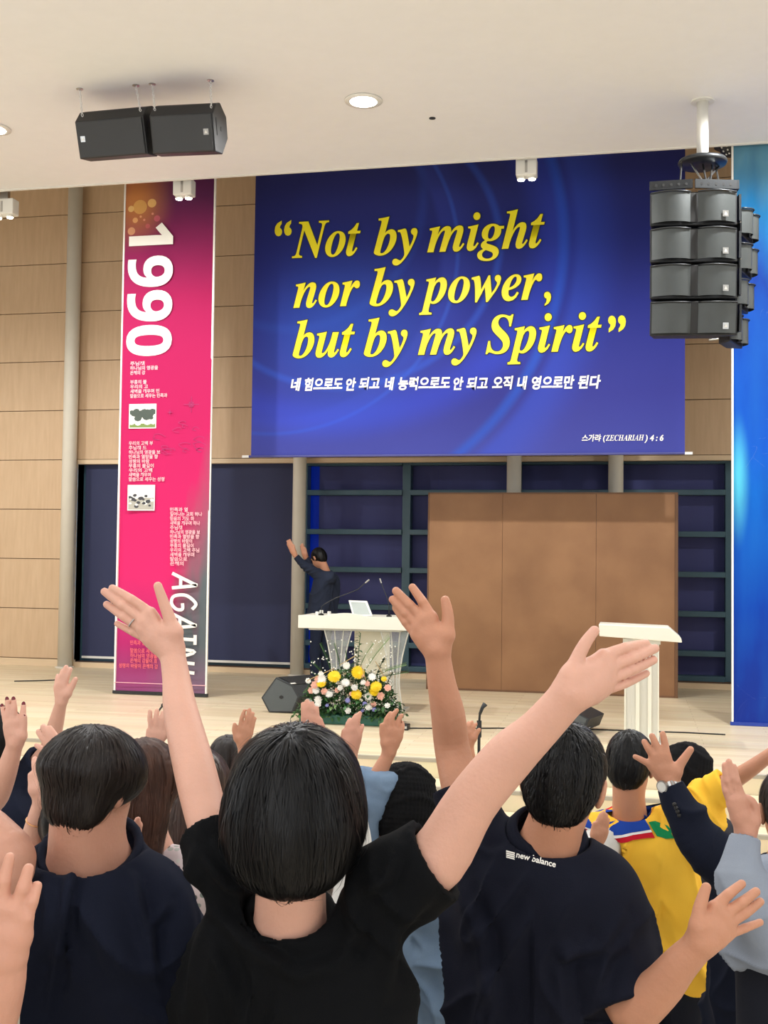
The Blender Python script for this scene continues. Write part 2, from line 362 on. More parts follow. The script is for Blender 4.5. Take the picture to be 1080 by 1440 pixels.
# line array -------------------------------------------------------------
def line_cab(org, ax, u, f, label, w=.72, h=.285, logo=True, dep=.42):
    """ax right, u up, f towards audience; org bottom centre of the front"""
    t = thing('line_array_speaker', org, label, 'loudspeaker')
    body = [(-w/2, 0), (w/2, 0), (w/2-.09, -dep), (-w/2+.09, -dep)]
    MB().prism([ax*a+f*(b-.03) for a, b in body], org, org+u*h).build('cabinet', M['black'], t, bevel=.008)
    for sx in (-1, 1):
        vs = []; n = 8
        for i in range(n+1):
            q = i/n; x = .03+q*(w/2-.045); y = .005+.055*math.sin(math.pi*min(1, q*1.02))**.8-.03*q
            for z in (.018, h-.018): vs.append(org+ax*(sx*x)+f*y+u*z)
        MB().add(vs, [(2*i, 2*i+1, 2*i+3, 2*i+2) for i in range(n)]).build('grille', M['grille2'], t, smooth=True)
        MB().tube([org+ax*(sx*(.03+i/8*(w/2-.04)))+f*(.012+.055*math.sin(math.pi*min(1, i/8*1.02))**.8-.03*i/8)+u*(h-.012) for i in range(9)], .007, 6).build('top_lip', M['dmetal'], t, smooth=True)
        if sx < 0: continue
        MB().prism([ax*(sx*(w/2+.012))-f*.02, ax*(sx*(w/2+.03))-f*.02, ax*(sx*(w/2+.012))-f*(dep-.02), ax*(sx*(w/2-.01))-f*(dep-.02)], org+u*.03, org+u*(h-.03)).build('rigging_plate', M['dmetal'], t)
        MB().tube([org+ax*(sx*(w/2+.035))-f*.1+u*.04, org+ax*(sx*(w/2+.05))-f*.2+u*(h*.5), org+ax*(sx*(w/2+.02))-f*.33+u*(h*.45)], .012, 8).build('handle', M['metal'], t, smooth=True)
    MB().prism([ax*-.028, ax*.028, ax*.02-f*.02, ax*-.02-f*.02], org+u*.02+f*.001, org+u*(h-.02)+f*.001).build('horn_slot', M['cable'], t)
    if logo:
        q = org+ax*(w/2-.11)+u*.075+f*.045
        MB().prism([-u*.026-ax*.024, -u*.026+ax*.024-f*.008, u*.026+ax*.024-f*.008, u*.026-ax*.024], q, q+f*.002).build('logo_badge', M['metal'], t)
        MB().prism([-u*.013-ax*.013, -u*.013+ax*.013, u*.015], q+f*.0025, q+f*.0032).build('logo_mark', M['white'], t)
YA = 9.75
pipe = onZ(988, 142, ZC)
c0 = onY(972, 264, YA); zt = c0[2]
ctr = Vector((c0[0], YA+.2, zt))
t = thing('ceiling_pipe_mount', (pipe[0], pipe[1], ZC), 'white pipe with a dark round plate carrying the hanging line array', 'mount')
pd = onY(987, 224, pipe[1])
MB().tube([(pipe[0], pipe[1], ZC), (pipe[0], pipe[1], pd[2]-.03)], .05, 20).build('pipe', M['white'], t, smooth=True)
MB().lathe([(.05, .06), (.06, .03), (.2, .02), (.21, 0), (.2, -.02), (.05, -.025)], (pipe[0], pipe[1], pd[2]-.03), 32).build('round_plate', M['dmetal'], t, smooth=True)
MB().lathe([(.1, 0), (.1, -.012)], (pipe[0], pipe[1], ZC), 24).build('ceiling_flange', M['white'], t)
for k, (dx, ex) in enumerate(((-.18, -.2), (-.1, .0), (0, .02), (.08, .05), (.14, .0), (.12, .12))):
    MB().tube([(pipe[0]+dx, pipe[1]-.1+.04*k, pd[2]-.05), (pipe[0]+ex, YA+.1, zt+.06)], .008, 6).build('hoist_strap', M['metal'] if k % 2 else M['cable'], t)
ax = Vector((1, .12, 0)).normalized(); f0 = Vector((.12, -1, 0)).normalized()
t = thing('rigging_frame', ctr, 'perforated dark steel frame on top of the hanging line array', 'frame')
for sx in (-1, 1):
    a = ctr+ax*(sx*.01)+f0*.2; b = ctr+ax*(sx*.36)+f0*(.15)
    MB().prism([Vector((0, 0, 0)), Vector((0, 0, .075)), f0*-.02+Vector((0, 0, .075)), f0*-.02], a, b).build('front_beam', M['dmetal'], t)
    for q in (.15, .32, .5, .68, .85):
        h = a+(b-a)*q+Vector((0, 0, .037))+f0*.001
        MB().prism([ax*.012*math.cos(k*math.pi/4)+Vector((0, 0, .012*math.sin(k*math.pi/4))) for k in range(8)], h, h+f0*.001).build('hole', M['cable'], t)
    if sx > 0: MB().prism([Vector((0, 0, 0)), Vector((0, 0, .075)), ax*.02+Vector((0, 0, .075)), ax*.02], b, b-f0*.5).build('side_beam', M['dmetal'], t)
names = ('topmost', 'second from the top', 'third from the top', 'lowest')
org = ctr+f0*.2-Vector((0, 0, .31)); tl = [0, .0, .04, .13]
for k in range(4):
    u = Vector((0, 0, 1))*math.cos(tl[k])+f0*-math.sin(tl[k])*-1; f = f0*math.cos(tl[k])-Vector((0, 0, 1))*math.sin(tl[k])
    u = ax.cross(f); u = u if u.z > 0 else -u
    line_cab(org.copy(), ax, u, f, 'wide black line array cabinet, '+names[k]+' of the front column')
    org = org-Vector((0, 0, .312))-f0*tl[k]*.18
ax2 = Vector((.35, 1, 0)).normalized(); f2 = Vector((1, -.35, 0)).normalized()
org = ctr+ax*.53-f0*.12-Vector((0, 0, .36)); 
for k in range(4):
    line_cab(org-Vector((0, 0, .3))*k-f2*.02*k*k*.5, ax2, Vector((0, 0, 1)), f2, 'narrow-looking black cabinet facing right, '+names[k]+' of the column behind the line array', w=.42, h=.24, logo=False, dep=.12)

# ---------------------------------------------------------------- banners
def banner_sheet(name, A, B, zt, zb, m, parent, yoff=0., n=24, bow=.012):
    """cloth sheet between the points A (left bottom) and B (right bottom)"""
    vs = []; A = np.array(A, float); B = np.array(B, float)
    def P(u, v, off=0.):                                # u 0..1 across, v height z
        p = A+(B-A)*u; w = bow*math.sin(u*math.pi*3+v*.6)*.5+bow*math.sin(v*1.1+u)
        return (p[0], p[1]+w*(1 if v > zb+.1 else .3)-off, v)
    zs = np.linspace(zb, zt, 30)
    for i in range(n+1):
        for z in zs: vs.append(P(i/n, z))
    m_ = len(zs)
    o = MB().add(vs, [(i*m_+j, i*m_+j+1, (i+1)*m_+j+1, (i+1)*m_+j) for i in range(n) for j in range(m_-1)]).build(name, m, parent, smooth=True)
    return o, P
def ramp(nt, pts, inp):
    r = nt.nodes.new('ShaderNodeValToRGB'); e = r.color_ramp.elements
    while len(e) < len(pts): e.new(.5)
    for k, (p, c) in enumerate(pts): e[k].position = p; e[k].color = c if len(c) == 4 else lin(c)
    nt.links.new(inp, r.inputs[0]); return r
def banner_mat(kind, o, box):
    m = bpy.data.materials.new(kind+'_banner_print'); m.use_nodes = True; nt = m.node_tree; b = nt.nodes['Principled BSDF']
    N, Lk = nt.nodes.new, nt.links.new; b.inputs['Roughness'].default_value = .85; b.inputs['Specular IOR Level'].default_value = .15
    tc = N('ShaderNodeTexCoord'); mp = N('ShaderNodeMapping')      # normalise to 0..1 over the sheet
    x0, x1, z0, z1 = box
    mp.inputs['Location'].default_value = (-x0/(x1-x0), 0, -z0/(z1-z0)); mp.inputs['Scale'].default_value = (1/(x1-x0), 0, 1/(z1-z0))
    Lk(tc.outputs['Object'], mp.inputs[0]); sp = N('ShaderNodeSeparateXYZ'); Lk(mp.outputs[0], sp.inputs[0])
    def math_(op, a, bb, c=None):
        q = N('ShaderNodeMath'); q.operation = op
        for i, v in enumerate((a, bb, c)):
            if v is None: continue
            if hasattr(v, 'links'): Lk(v, q.inputs[i])
            else: q.inputs[i].default_value = v
        return q.outputs[0]
    def mix(fac, a, bb, mode='MIX'):
        q = N('ShaderNodeMixRGB'); q.blend_type = mode
        for i, v in enumerate((fac, a, bb)):
            if hasattr(v, 'links'): Lk(v, q.inputs[i])
            elif isinstance(v, (int, float)): q.inputs[i].default_value = v
            else: q.inputs[i].default_value = lin(v)
        return q.outputs[0]
    no = N('ShaderNodeTexNoise'); no.inputs['Scale'].default_value = 2.2; no.inputs['Detail'].default_value = 5; Lk(mp.outputs[0], no.inputs['Vector'])
    U, V = sp.outputs[0], sp.outputs[2]
    def arc(cx, cz, asp, r, w, side=0):                  # soft ring; returns factor 0..1
        du = math_('MULTIPLY', math_('SUBTRACT', U, cx), asp); dv = math_('SUBTRACT', V, cz)
        rr = math_('SQRT', math_('ADD', math_('MULTIPLY', du, du), math_('MULTIPLY', dv, dv)), 0)
        q = N('ShaderNodeMapRange'); q.interpolation_type = 'SMOOTHSTEP'
        q.inputs['From Min'].default_value = w; q.inputs['From Max'].default_value = 0
        if side: d = math_('SUBTRACT', rr, r); d = math_('MAXIMUM', d, math_('MULTIPLY', d, -side))
        else: d = math_('ABSOLUTE', math_('SUBTRACT', rr, r), 0)
        Lk(d, q.inputs['Value']); return q.outputs[0]
    if kind == 'blue':
        base = ramp(nt, [(0, (70, 76, 160)), (.2, (56, 60, 144)), (.5, (40, 50, 136)), (.8, (36, 46, 122)), (1, (44, 50, 112))], V).outputs[0]  # bottom-to-top gradient: printed blue with some of the room light mixed in
        glow = arc(.22, .42, 1.4, 0, .42); col = mix(math_('MULTIPLY', glow, .55), base, (36, 84, 182))
        col = mix(math_('MULTIPLY', no.outputs['Fac'], .35), col, (62, 58, 112))
        for cx, cz, a, r, w, s, k, cl in ((.10, .72, 1.45, .92, .03, 0, .5, (46, 96, 205)), (.10, .72, 1.45, .98, .16, 4, .30, (60, 92, 216)), (.05, .7, 1.4, .62, .012, 0, .5, (56, 90, 190)),
                                  (.05, .7, 1.4, .58, .14, 5, .22, (66, 84, 190)), (.2, .75, 1.2, .62, .10, 0, .30, (58, 82, 220)), (.22, .72, 1.3, .48, .02, 0, .4, (56, 92, 200)), (.1, .9, 1.45, .45, .03, 0, .22, (52, 84, 180))):
            col = mix(math_('MULTIPLY', arc(cx, cz, a, r, w, s), k), col, cl)
    elif kind == 'pink':
        base = ramp(nt, [(0, (150, 50, 112)), (.25, (214, 42, 106)), (.55, (184, 34, 90)), (.8, (160, 32, 82)), (.93, (130, 40, 88)), (1, (96, 42, 84))], V).outputs[0]
        col = mix(math_('MULTIPLY', arc(.12, 1.0, .25, 0, .12), .8), base, (214, 140, 70))
        d = math_('ADD', U, math_('MULTIPLY', no.outputs['Fac'], .9))
        q = N('ShaderNodeMapRange'); q.inputs['From Min'].default_value = .75; q.inputs['From Max'].default_value = 1.25; Lk(math_('ADD', d, math_('MULTIPLY', V, -1.25)), q.inputs['Value'])
        col = mix(q.outputs[0], col, (96, 104, 108))
        q = N('ShaderNodeMapRange'); q.inputs['From Min'].default_value = .1; q.inputs['From Max'].default_value = 0.0; Lk(V, q.inputs['Value'])
        col = mix(math_('MULTIPLY', q.outputs[0], .6), col, (150, 90, 130))
        dot = N('ShaderNodeTexNoise'); dot.inputs['Scale'].default_value = 3
        for cx, cz, r, k, cl in ((.08, .936, .010, .7, (236, 176, 130)), (.12, .958, .007, .8, (240, 180, 120)), (.30, .992, .011, .8, (246, 196, 120)), (.36, .960, .008, .5, (226, 110, 130)), (.26, .945, .006, .4, (226, 110, 120)), (.07, .982, .008, .7, (246, 206, 130)), (.18, .965, .003, .6, (250, 190, 140)), (.17, .985, .018, .5, (246, 196, 110)), (.22, .958, .003, .6, (246, 170, 140)), (.31, .970, .003, .6, (246, 170, 140))):
            col = mix(math_('MULTIPLY', math_('GREATER_THAN', arc(cx, cz, .19, 0, r), .1), k), col, cl)
    else:
        base = ramp(nt, [(0, (28, 52, 146)), (.2, (14, 64, 168)), (.42, (14, 96, 190)), (.5, (18, 80, 184)), (.75, (24, 56, 136)), (.9, (34, 110, 160)), (1, (100, 150, 170))], math_('ADD', V, math_('MULTIPLY', math_('SUBTRACT', no.outputs['Fac'], .5), .35))).outputs[0]
        col = mix(math_('MULTIPLY', arc(.04, .42, 1.4, 0, .13), .9), base, (90, 200, 224))
        no2 = N('ShaderNodeTexNoise'); no2.inputs['Scale'].default_value = 4; no2.inputs['Detail'].default_value = 6; Lk(mp.outputs[0], no2.inputs['Vector'])
        col = mix(ramp(nt, [(.45, (0, 0, 0)), (.75, (150, 150, 150))], no2.outputs['Fac']).outputs[0], col, (40, 120, 204))
        col = mix(ramp(nt, [(.3, (150, 150, 150)), (.5, (0, 0, 0))], no2.outputs['Fac']).outputs[0], col, (30, 44, 120))
    Lk(col, b.inputs['Base Color']); return m
M['yellow'] = mat('yellow_print', (252, 236, 20), .5, var=.02); M['shadow_print'] = mat('dark_print_outline', (30, 34, 50), .6)
M['wprint'] = mat('white_print', (250, 246, 236), .5, var=.02); M['pinkprint'] = mat('pale_pink_print', (250, 190, 196), .5); M['redprint'] = mat('coral_print', (236, 104, 110), .5)
M['darkpink'] = mat('dark_pink_print', (172, 40, 104), .5)
# blue scripture banner
YBB = 12.6
a = onY(353, 640, YBB); b = onY(963, 640, YBB); zb = (a[2]+b[2])/2; zt = 7.0
bb = thing('scripture_banner', ((a[0]+b[0])/2, YBB, zb), 'large dark blue hanging banner with yellow scripture lettering', 'banner')
sheet, PB = banner_sheet('sheet', (a[0], YBB, 0), (b[0], YBB, 0), zt, zb, None, bb, n=40, bow=.004)
sheet.data.materials.append(banner_mat('blue', sheet, (a[0], b[0], zb, zb+3.3)))
MB().tube([(a[0]-.06, YBB-.012, zb), (b[0]+.06, YBB-.012, zb)], .014, 8).build('bottom_rod', mat('navy_hem', (74, 76, 140), .6), bb)
for x in (a[0]-.07, b[0]+.03): MB().box((x-.03, YBB-.028, zb-.014), (x+.05, YBB+.004, zb+.014)).build('rod_end_cap', M['white'], bb)
MB().tube([(a[0]-.06, YBB, zt), (b[0]+.06, YBB, zt)], .02, 8).build('top_rod', M['metal'], bb)
for x in (a[0]+.1, b[0]-.1): MB().tube([(x, YBB, zt), (x, YBB, ZH)], .004, 5).build('hanging_wire', M['metal'], bb)
def on_bb(px, py, off=.012):
    o = onY(px, py, YBB)
    return lambda u, v: (o[0]+u, YBB-off, o[2]+v)
def fit_text(name, s, px0, px1, py, sy, m, parent, where, Y, lift, **k):
    """text whose width spans px0..px1, baseline at py, cap scale sy (metres)"""
    o = onY(px0, py, Y); o1 = onY(px1, py, Y)
    me = text(name, s, m, parent, lambda u, v: (u, 0, v), sy, **k)
    vx = np.array([v.co[:] for v in me.data.vertices]); x0, x1 = vx[:, 0].min(), vx[:, 0].max()
    W = o1[0]-o[0]; sl = (o1[2]-o[2])/W
    for v in me.data.vertices:
        u = (v.co.x-x0)/(x1-x0)*W; v.co = (o[0]+u, Y-lift, o[2]+v.co.z)
    return me
BI = lambda s: mb_uc(s, 0x1D468, 0x1D482)
for s, x0, x1, y, in (('Not', 411, 507, 363), ('by', 526, 587, 359), ('might', 601, 766, 355),
                      ('nor', 413, 506, 433), ('by', 520, 583, 430), ('power,', 590, 775, 427),
                      ('but', 412, 499, 503), ('by', 512, 573, 501), ('my', 588, 670, 499), ('Spirit', 683, 846, 497)):
    for m_, lf, q in ((M['shadow_print'], .008, .012), (M['yellow'], .012, .003)):
        x_0, x_1 = (x0-1, x1+1) if q > .005 else (x0, x1)
        fit_text('lettering' if q < .005 else 'lettering_outline', BI(s), x_0, x_1, y, .62 if 'S' not in s else .62, m_, bb, None, YBB, lf, off=q)
for s, x0, x1, y in (('“', 386, 410, 363), ('”', 855, 880, 499)):
    fit_text('quote_mark', chr(0x201C if s == '“' else 0x201D), x0, x1, y, .60, M['yellow'], bb, None, YBB, .012, off=.014)
for s, x0, x1, y in (('네', 409, 424, 548), ('힘으로도', 429, 482, 548), ('안', 487, 501, 548), ('되고', 505, 534, 547), ('네', 541, 555, 547), ('능력으로도', 560, 633, 547), ('안', 638, 652, 547), ('되고', 656, 686, 547), ('오직', 692, 722, 546), ('내', 727, 742, 546), ('영으로만', 748, 808, 546), ('된다', 813, 845, 545)):
    fit_text('korean_lettering', s, x0, x1, y, .155, M['wprint'], bb, None, YBB, .012, shear=.18, off=.0055)
fit_text('verse_reference', '스가랴 (', 818, 852, 620, .082, M['wprint'], bb, None, YBB, .012, shear=.15, off=.0022)
fit_text('verse_reference', BI('ZECHARIAH'), 852, 906, 620, .092, M['wprint'], bb, None, YBB, .012)
fit_text('verse_reference', ') 4 : 6', 906, 933, 620, .088, M['wprint'], bb, None, YBB, .012, shear=.2, off=.003)

# pink banner
YP = 11.8
a = onZ(163, 975, ZS); b = onZ(291, 980, ZS); a[1] = b[1] = YP; 
x0, x1 = onY(165, 800, YP)[0], onY(293, 800, YP)[0]
pb = thing('anniversary_banner', ((x0+x1)/2, YP, ZS), 'tall pink hanging banner with the white number 1990 reading downwards', 'banner')
sheet, _ = banner_sheet('sheet', (x0, YP, 0), (x1, YP, 0), 6.9, ZS+.03, None, pb, n=16, bow=.012)
sheet.data.materials.append(banner_mat('pink', sheet, (x0, x1, ZS, 5.95)))
for x in (x0, x1): MB().box((x-.009, YP-.012, ZS+.02), (x+.009, YP+.012, 6.9)).build('white_edge', M['wprint'], pb)
MB().box((x0-.02, YP-.015, ZS+.005), (x1+.02, YP+.015, ZS+.04)).build('bottom_hem', M['dmetal'], pb)
MB().tube([(x0, YP-.016, ZS+.13), (x1, YP-.016, ZS+.13)], .004, 5).build('hem_rod', M['pinkprint'], pb)
for x in (x0+.1, x1-.1): MB().tube([(x, YP, 6.9), (x, YP, ZH)], .004, 5).build('hanging_wire', M['metal'], pb)
def on_pb(px, py, rot=0.):
    o = onY(px, py, YP)
    if rot: return lambda u, v: (o[0]+v, YP-.018, o[2]-u)     # reads downwards
    return lambda u, v: (o[0]+u, YP-.018, o[2]+v)
# digits: rounded heavy strokes, in the rotated frame (u down, v right)
digs = mb_uc('', 0, 0); mp_px = 1600/12.1
t1 = text('number_1990', ''.join(chr(0x1D7EC+int(c)) for c in '1990'), M['wprint'], pb, lambda u, v: (u, 0, v), .6, off=.004)
vx = np.array([v.co[:] for v in t1.data.vertices]); u0, u1, v0, v1 = vx[:, 0].min(), vx[:, 0].max(), vx[:, 2].min(), vx[:, 2].max()
A = onY(182, 316, YP); B = onY(242, 500, YP)
for v in t1.data.vertices:
    u = (v.co.x-u0)/(u1-u0); w = (v.co.z-v0)/(v1-v0); v.co = (A[0]+(B[0]-A[0])*w, YP-.018, A[2]+(B[2]-A[2])*u)
L = dict(A=[[(0, 0), (.5, .85), (.6, 1), (.68, .5), (.75, 0)], [(.18, .36), (.74, .36)]], G=[[(.8, .85), (.5, 1), (.1, .6), (.15, .1), (.5, 0), (.8, .2), (.8, .45), (.5, .45)]],
         I=[[(.1, 1), (.6, 1)], [(.35, 1), (.3, 0)], [(0, 0), (.6, 0)]], N=[[(0, 0), (.15, 1), (.6, .05), (.75, 1)]])
L['!'] = [[(.2, 1), (.12, .3)], [(.1, .1), (.1, 0)]]
segs = []; A = onY(243, 806, YP); sc = .27; u = 0
for ch, wd_ in (('A', .95), ('G', .95), ('A', .9), ('I', .75), ('N', .95), ('!', .3)):
    for s in L[ch]: segs.append([(u+p*sc*.8, q*sc) for p, q in s])
    u += wd_*sc*.86
strokes('again_lettering', segs, .036, M['wprint'], pb, lambda p, q: (A[0]+q*1.05, YP-.018, A[2]-p))
words = ['믿음의 기도', '부흥의 불길이 다시', '일어나는 교회', '성령의 바람이', '민족과 열방을 향해', '은혜의 강물이 흐르는', '하나님의 영광을 보게', '말씀으로 세우는', '주님께 드리는', '새벽을 깨우며', '우리의 고백']
def lines(px, ys, wpx, m, size=.05):
    for k, (y, w) in enumerate(zip(ys, wpx)):
        fit_text('small_print', (words[(k*3+int(y)) % 11]+' '+words[(k*5+2+int(y)) % 11])[:max(3, int(w/4.2))], px, px+w, y, size, m, pb, None, YP, .018, off=.001)
lines(184, (514, 520.5, 527), (20, 39, 21), M['pinkprint'])
lines(184, (540, 546.5, 553, 559.5), (23, 25, 41, 52), M['pinkprint'])
lines(182, [626+6.3*i for i in range(9)], (34, 25, 44, 41, 29, 35, 33, 31, 50), M['pinkprint'])
lines(240, [719+6.3*i for i in range(13)], (25, 45, 34, 42, 17, 42, 41, 31, 33, 41, 34, 24, 19), M['pinkprint'])
lines(184, (906, 917, 924, 931), (38, 38, 38, 38), M['redprint'], .055); lines(168, (938,), (55,), M['redprint'], .055)
def photo(pxa, pya, pxb, pyb, kind, label):
    p = onY(pxa, pyb, YP); q = onY(pxb, pya, YP); y = YP-.018
    f = MB().box((p[0], y-.001, p[2]), (q[0], y, q[2])).build('photo_print', M['wprint'], pb); f['label'] = label
    W, H = q[0]-p[0], q[2]-p[2]; R_ = random.Random(3)
    def blob(n, ylo, yhi, s, c):
        mb = MB()
        for _ in range(n):
            cx, cz, r = R_.uniform(.08, .92)*W, R_.uniform(ylo, yhi)*H, s*R_.uniform(.5, 1)
            mb.add([(p[0]+min(max(cx+r*math.cos(k), .01), W-.01), y-.002-.0001*_, p[2]+min(max(cz+r*.7*math.sin(k), .01), H-.01)) for k in np.linspace(0, 5.5, 8)], [tuple(range(8))])
        mb.build('photo_shape', mat('photo_tone', c, .6), f)
    if kind == 'tree':
        MB().box((p[0]+.01, y-.0015, p[2]+.01), (q[0]-.01, y-.001, p[2]+H*.2)).build('photo_shape', mat('photo_grass', (120, 140, 70), .6), f)
        blob(22, .4, .72, .05, (70, 80, 72)); blob(8, .2, .35, .05, (210, 210, 205))
    else:
        MB().box((p[0]+.01, y-.0015, p[2]+.01), (q[0]-.01, y-.001, p[2]+H*.5)).build('photo_shape', mat('photo_ground', (176, 172, 160), .6), f)
        blob(16, .15, .6, .03, (60, 60, 66)); blob(14, .2, .6, .025, (235, 232, 225))
photo(182, 568, 221, 603, 'tree', 'small square photograph of trees and a white building')
photo(180, 682, 219, 718, 'crowd', 'small square photograph of a gathered crowd')
def star(px, py, r, n=8):
    o = onY(px, py, YP); segs = [[(0, 0), (r*(1 if k % 2 == 0 else .45)*math.cos(k*math.pi/4), r*(1 if k % 2 == 0 else .45)*math.sin(k*math.pi/4))] for k in range(8)]
    segs.append([(r*.3*math.cos(k), r*.3*math.sin(k)) for k in np.linspace(0, 6.28, 10)])
    strokes('star_drawing', segs, .006, M['darkpink'], pb, lambda u, v: (o[0]+u, YP-.017, o[2]+v))
star(270, 569, .09); star(240, 580, .03)
R_ = random.Random(5)
for k in range(14):
    o = onY(222+R_.uniform(0, 62), 594+R_.uniform(0, 44), YP); r = R_.uniform(.03, .07)
    strokes('ink_drawing', [[(r*math.cos(t)*(1+.3*math.sin(3*t+k)), r*.5*math.sin(t)) for t in np.linspace(0, 5, 9)]], .005, M['darkpink'], pb, lambda u, v: (o[0]+u, YP-.017, o[2]+v))

# blue side banner
YS = 11.32
x0 = onY(1030, 600, YS)[0]; x1 = x0+1.35
sb = thing('side_banner', (x0+.6, YS, ZS), 'tall bright blue watercolour banner with white brush lettering at the right edge', 'banner')
sheet, _ = banner_sheet('sheet', (x0, YS, 0), (x1, YS, 0), 6.9, ZS+.03, None, sb, n=16, bow=.006)
sheet.data.materials.append(banner_mat('sky', sheet, (x0, x1, ZS, 5.95)))
for x in (x0, x1): MB().box((x-.009, YS-.012, ZS+.02), (x+.009, YS+.012, 6.9)).build('white_edge', M['wprint'], sb)
MB().box((x0-.02, YS-.015, ZS+.002), (x1+.02, YS+.015, ZS+.035)).build('bottom_hem', mat('blue_hem', (28, 60, 160), .5), sb)
for x in (x0+.1, x1-.1): MB().tube([(x, YS, 6.9), (x, YS, ZH)], .004, 5).build('hanging_wire', M['metal'], sb)
def sbf(px, py):
    o = onY(px, py, YS); k = 1/142.
    return lambda u, v: (o[0]+u*k, YS-.014, o[2]-v*k)
g = sbf(1068, 434)   # C A
strokes('brush_lettering', [[(8, 3), (4, 2), (1, 8), (2, 14), (6, 13)], [(8, 13), (12, 2), (15, 12)], [(9, 9), (15, 8)]], .018, M['wprint'], sb, g)
g = sbf(1048, 588)
strokes('brush_lettering', [[(26, 2), (40, 1)], [(30, 15), (40, 14)], [(18, 28), (44, 27)], [(30, 28), (31, 38)], [(8, 39), (15, 40), (9, 54), (1, 67)], [(10, 53), (17, 60), (24, 66)], [(22, 49), (34, 48)], [(33, 40), (34, 78)]], .022, M['wprint'], sb, g)
g = sbf(1030, 960)
strokes('line_drawing', [[(5, 2), (16, 12), (30, 22)], [(3, 58), (6, 40), (14, 27), (28, 19), (50, 20), (70, 30)], [(4, 60), (10, 56), (24, 52), (40, 54), (60, 50)], [(8, 52), (14, 60), (22, 66)], [(10, 48), (13, 36), (20, 28)]], .010, M['wprint'], sb, g)

# brown board
a = onZ(602.5, 968, ZS); b = onZ(947, 983, ZS); yb = 13.35
x0, x1 = onY(602.5, 830, yb)[0], onY(949, 830, yb)[0]; zt = onY(777, 692.5, yb)[2]
bo = thing('board_partition', ((x0+x1)/2, yb, ZS), 'large plain brown board standing at the back of the stage', 'board')
xs_ = [x0, onY(706, 830, yb)[0], onY(838, 830, yb)[0], x1]
for p, q in zip(xs_[:-1], xs_[1:]): MB().box((p+.0015, yb, ZS+.02), (q-.0015, yb+.05, zt-.02)).build('board_panel', M['rust'], bo)
MB().box((x0-.01, yb-.004, zt-.02), (x1+.03, yb+.06, zt)).box((x1, yb-.006, ZS), (x1+.035, yb+.06, zt)).box((x0-.015, yb-.004, ZS), (x0, yb+.06, zt)).box((x0, yb-.006, ZS), (x1, yb+.06, ZS+.022)).build('edge_frame', M['rustedge'], bo)
for x in (x0+.5, x1-.5): MB().box((x, yb+.05, ZS), (x+.06, yb+.45, ZS+.05)).build('foot', M['rustedge'], bo)

# ---------------------------------------------------------------- lecterns and stage things
YL = 11.05
def lx(px, py=870, Y=YL): return onY(px, py, Y)[0]
def lz(py, px=500, Y=YL): return onY(px, py, Y)[2]
t = thing('main_lectern', (lx(496), YL+.15, ZS), 'wide clear acrylic lectern with a thick white top behind the flowers', 'lectern')
xa, xb = lx(420), lx(577); z1, z0 = lz(865), lz(885)
top = [(xa, z0), (xb, z0)]; n = 30
up = [(xb-(xb-xa)*i/n, z1-.012+.03*max(0, math.sin(math.pi*((1-i/n)*2.6-.62)))**1.*(.15 < i/n < .85)) for i in range(n+1)]
MB().prism([Vector((x, 0, z)) for x, z in top+up], (0, YL-.02, 0), (0, YL+.02, 0)).build('front_fascia', M['wtop'], t, bevel=.004)
MB().box((xa, YL+.02, z1-.05), (xb, YL+.5, z1-.015)).build('desk_top', M['wtop'], t, bevel=.008)
for a_, b_ in ((xa, xa+.025), (xb-.025, xb)): MB().box((a_, YL+.02, z0), (b_, YL+.5, z1-.05)).build('side_fascia', M['wtop'], t)
MB().box((xa+.1, YL+.02, z0-.018), (xb-.1, YL+.45, z0)).build('under_plate', M['acrylw'], t)
def flute(cx, w, name='fluted_leg'):
    mb = MB(); ed = MB(); n = 16
    for s in (-1, -.33, .33, 1):
        pts = [(cx+s*w*(.42+.58*abs(2*i/n-.75)**1.6*.9), YL+.05+.06*(1-abs(s)), ZS+.03+(z0-.03-ZS)*i/n) for i in range(n+1)]
        ed.tube(pts, .0075, 6)
    vs = []
    for i in range(n+1):
        h = w*(.42+.58*abs(2*i/n-.75)**1.6*.9)
        for j in range(7):
            s = -1+j/3; vs.append((cx+s*h, YL+.05+.06*(1-abs(s)), ZS+.03+(z0-.03-ZS)*i/n))
    mb.add(vs, [(i*7+j, i*7+j+1, (i+1)*7+j+1, (i+1)*7+j) for i in range(n) for j in range(6)])
    o = mb.build(name, M['acryl'], t, smooth=True); m_ = o.modifiers.new('s', 'SOLIDIFY'); m_.thickness = .008
    ed.build('leg_edge', M['acrylw'], o, smooth=True)
flute(lx(473, 930), .125); flute(lx(553, 930), .125)
MB().box((lx(492, 930), YL+.18, ZS+.02), (lx(542, 930), YL+.2, z0)).build('back_panel', mat('cream_lectern_panel', (238, 230, 204), .4), t)
MB().box((xa+.08, YL-.02, ZS), (xb-.08, YL+.45, ZS+.03)).build('base_plate', M['acrylw'], t, bevel=.006)
t = thing('tablet_computer', (lx(505), YL+.1, z1), 'white tablet tilted on its stand on top of the main lectern', 'tablet')
P = [onY(x, y, YL+.06) for x, y in ((487, 845), (513, 846), (524, 866.5), (496, 866))]
P[0][1] += .09; P[1][1] += .09
MB().prism([Vector(p) for p in P], (0, 0, 0), (0, .012, .004)).build('body', M['white'], t, bevel=.002)
MB().prism([Vector(P[0])*.9+Vector(P[2])*.1, Vector(P[1])*.9+Vector(P[3])*.1, Vector(P[2])*.9+Vector(P[0])*.1, Vector(P[3])*.9+Vector(P[1])*.1], (0, -.002, 0), (0, -.001, 0)).build('back_cover', mat('pale_grey_cover', (178, 186, 180), .5), t)
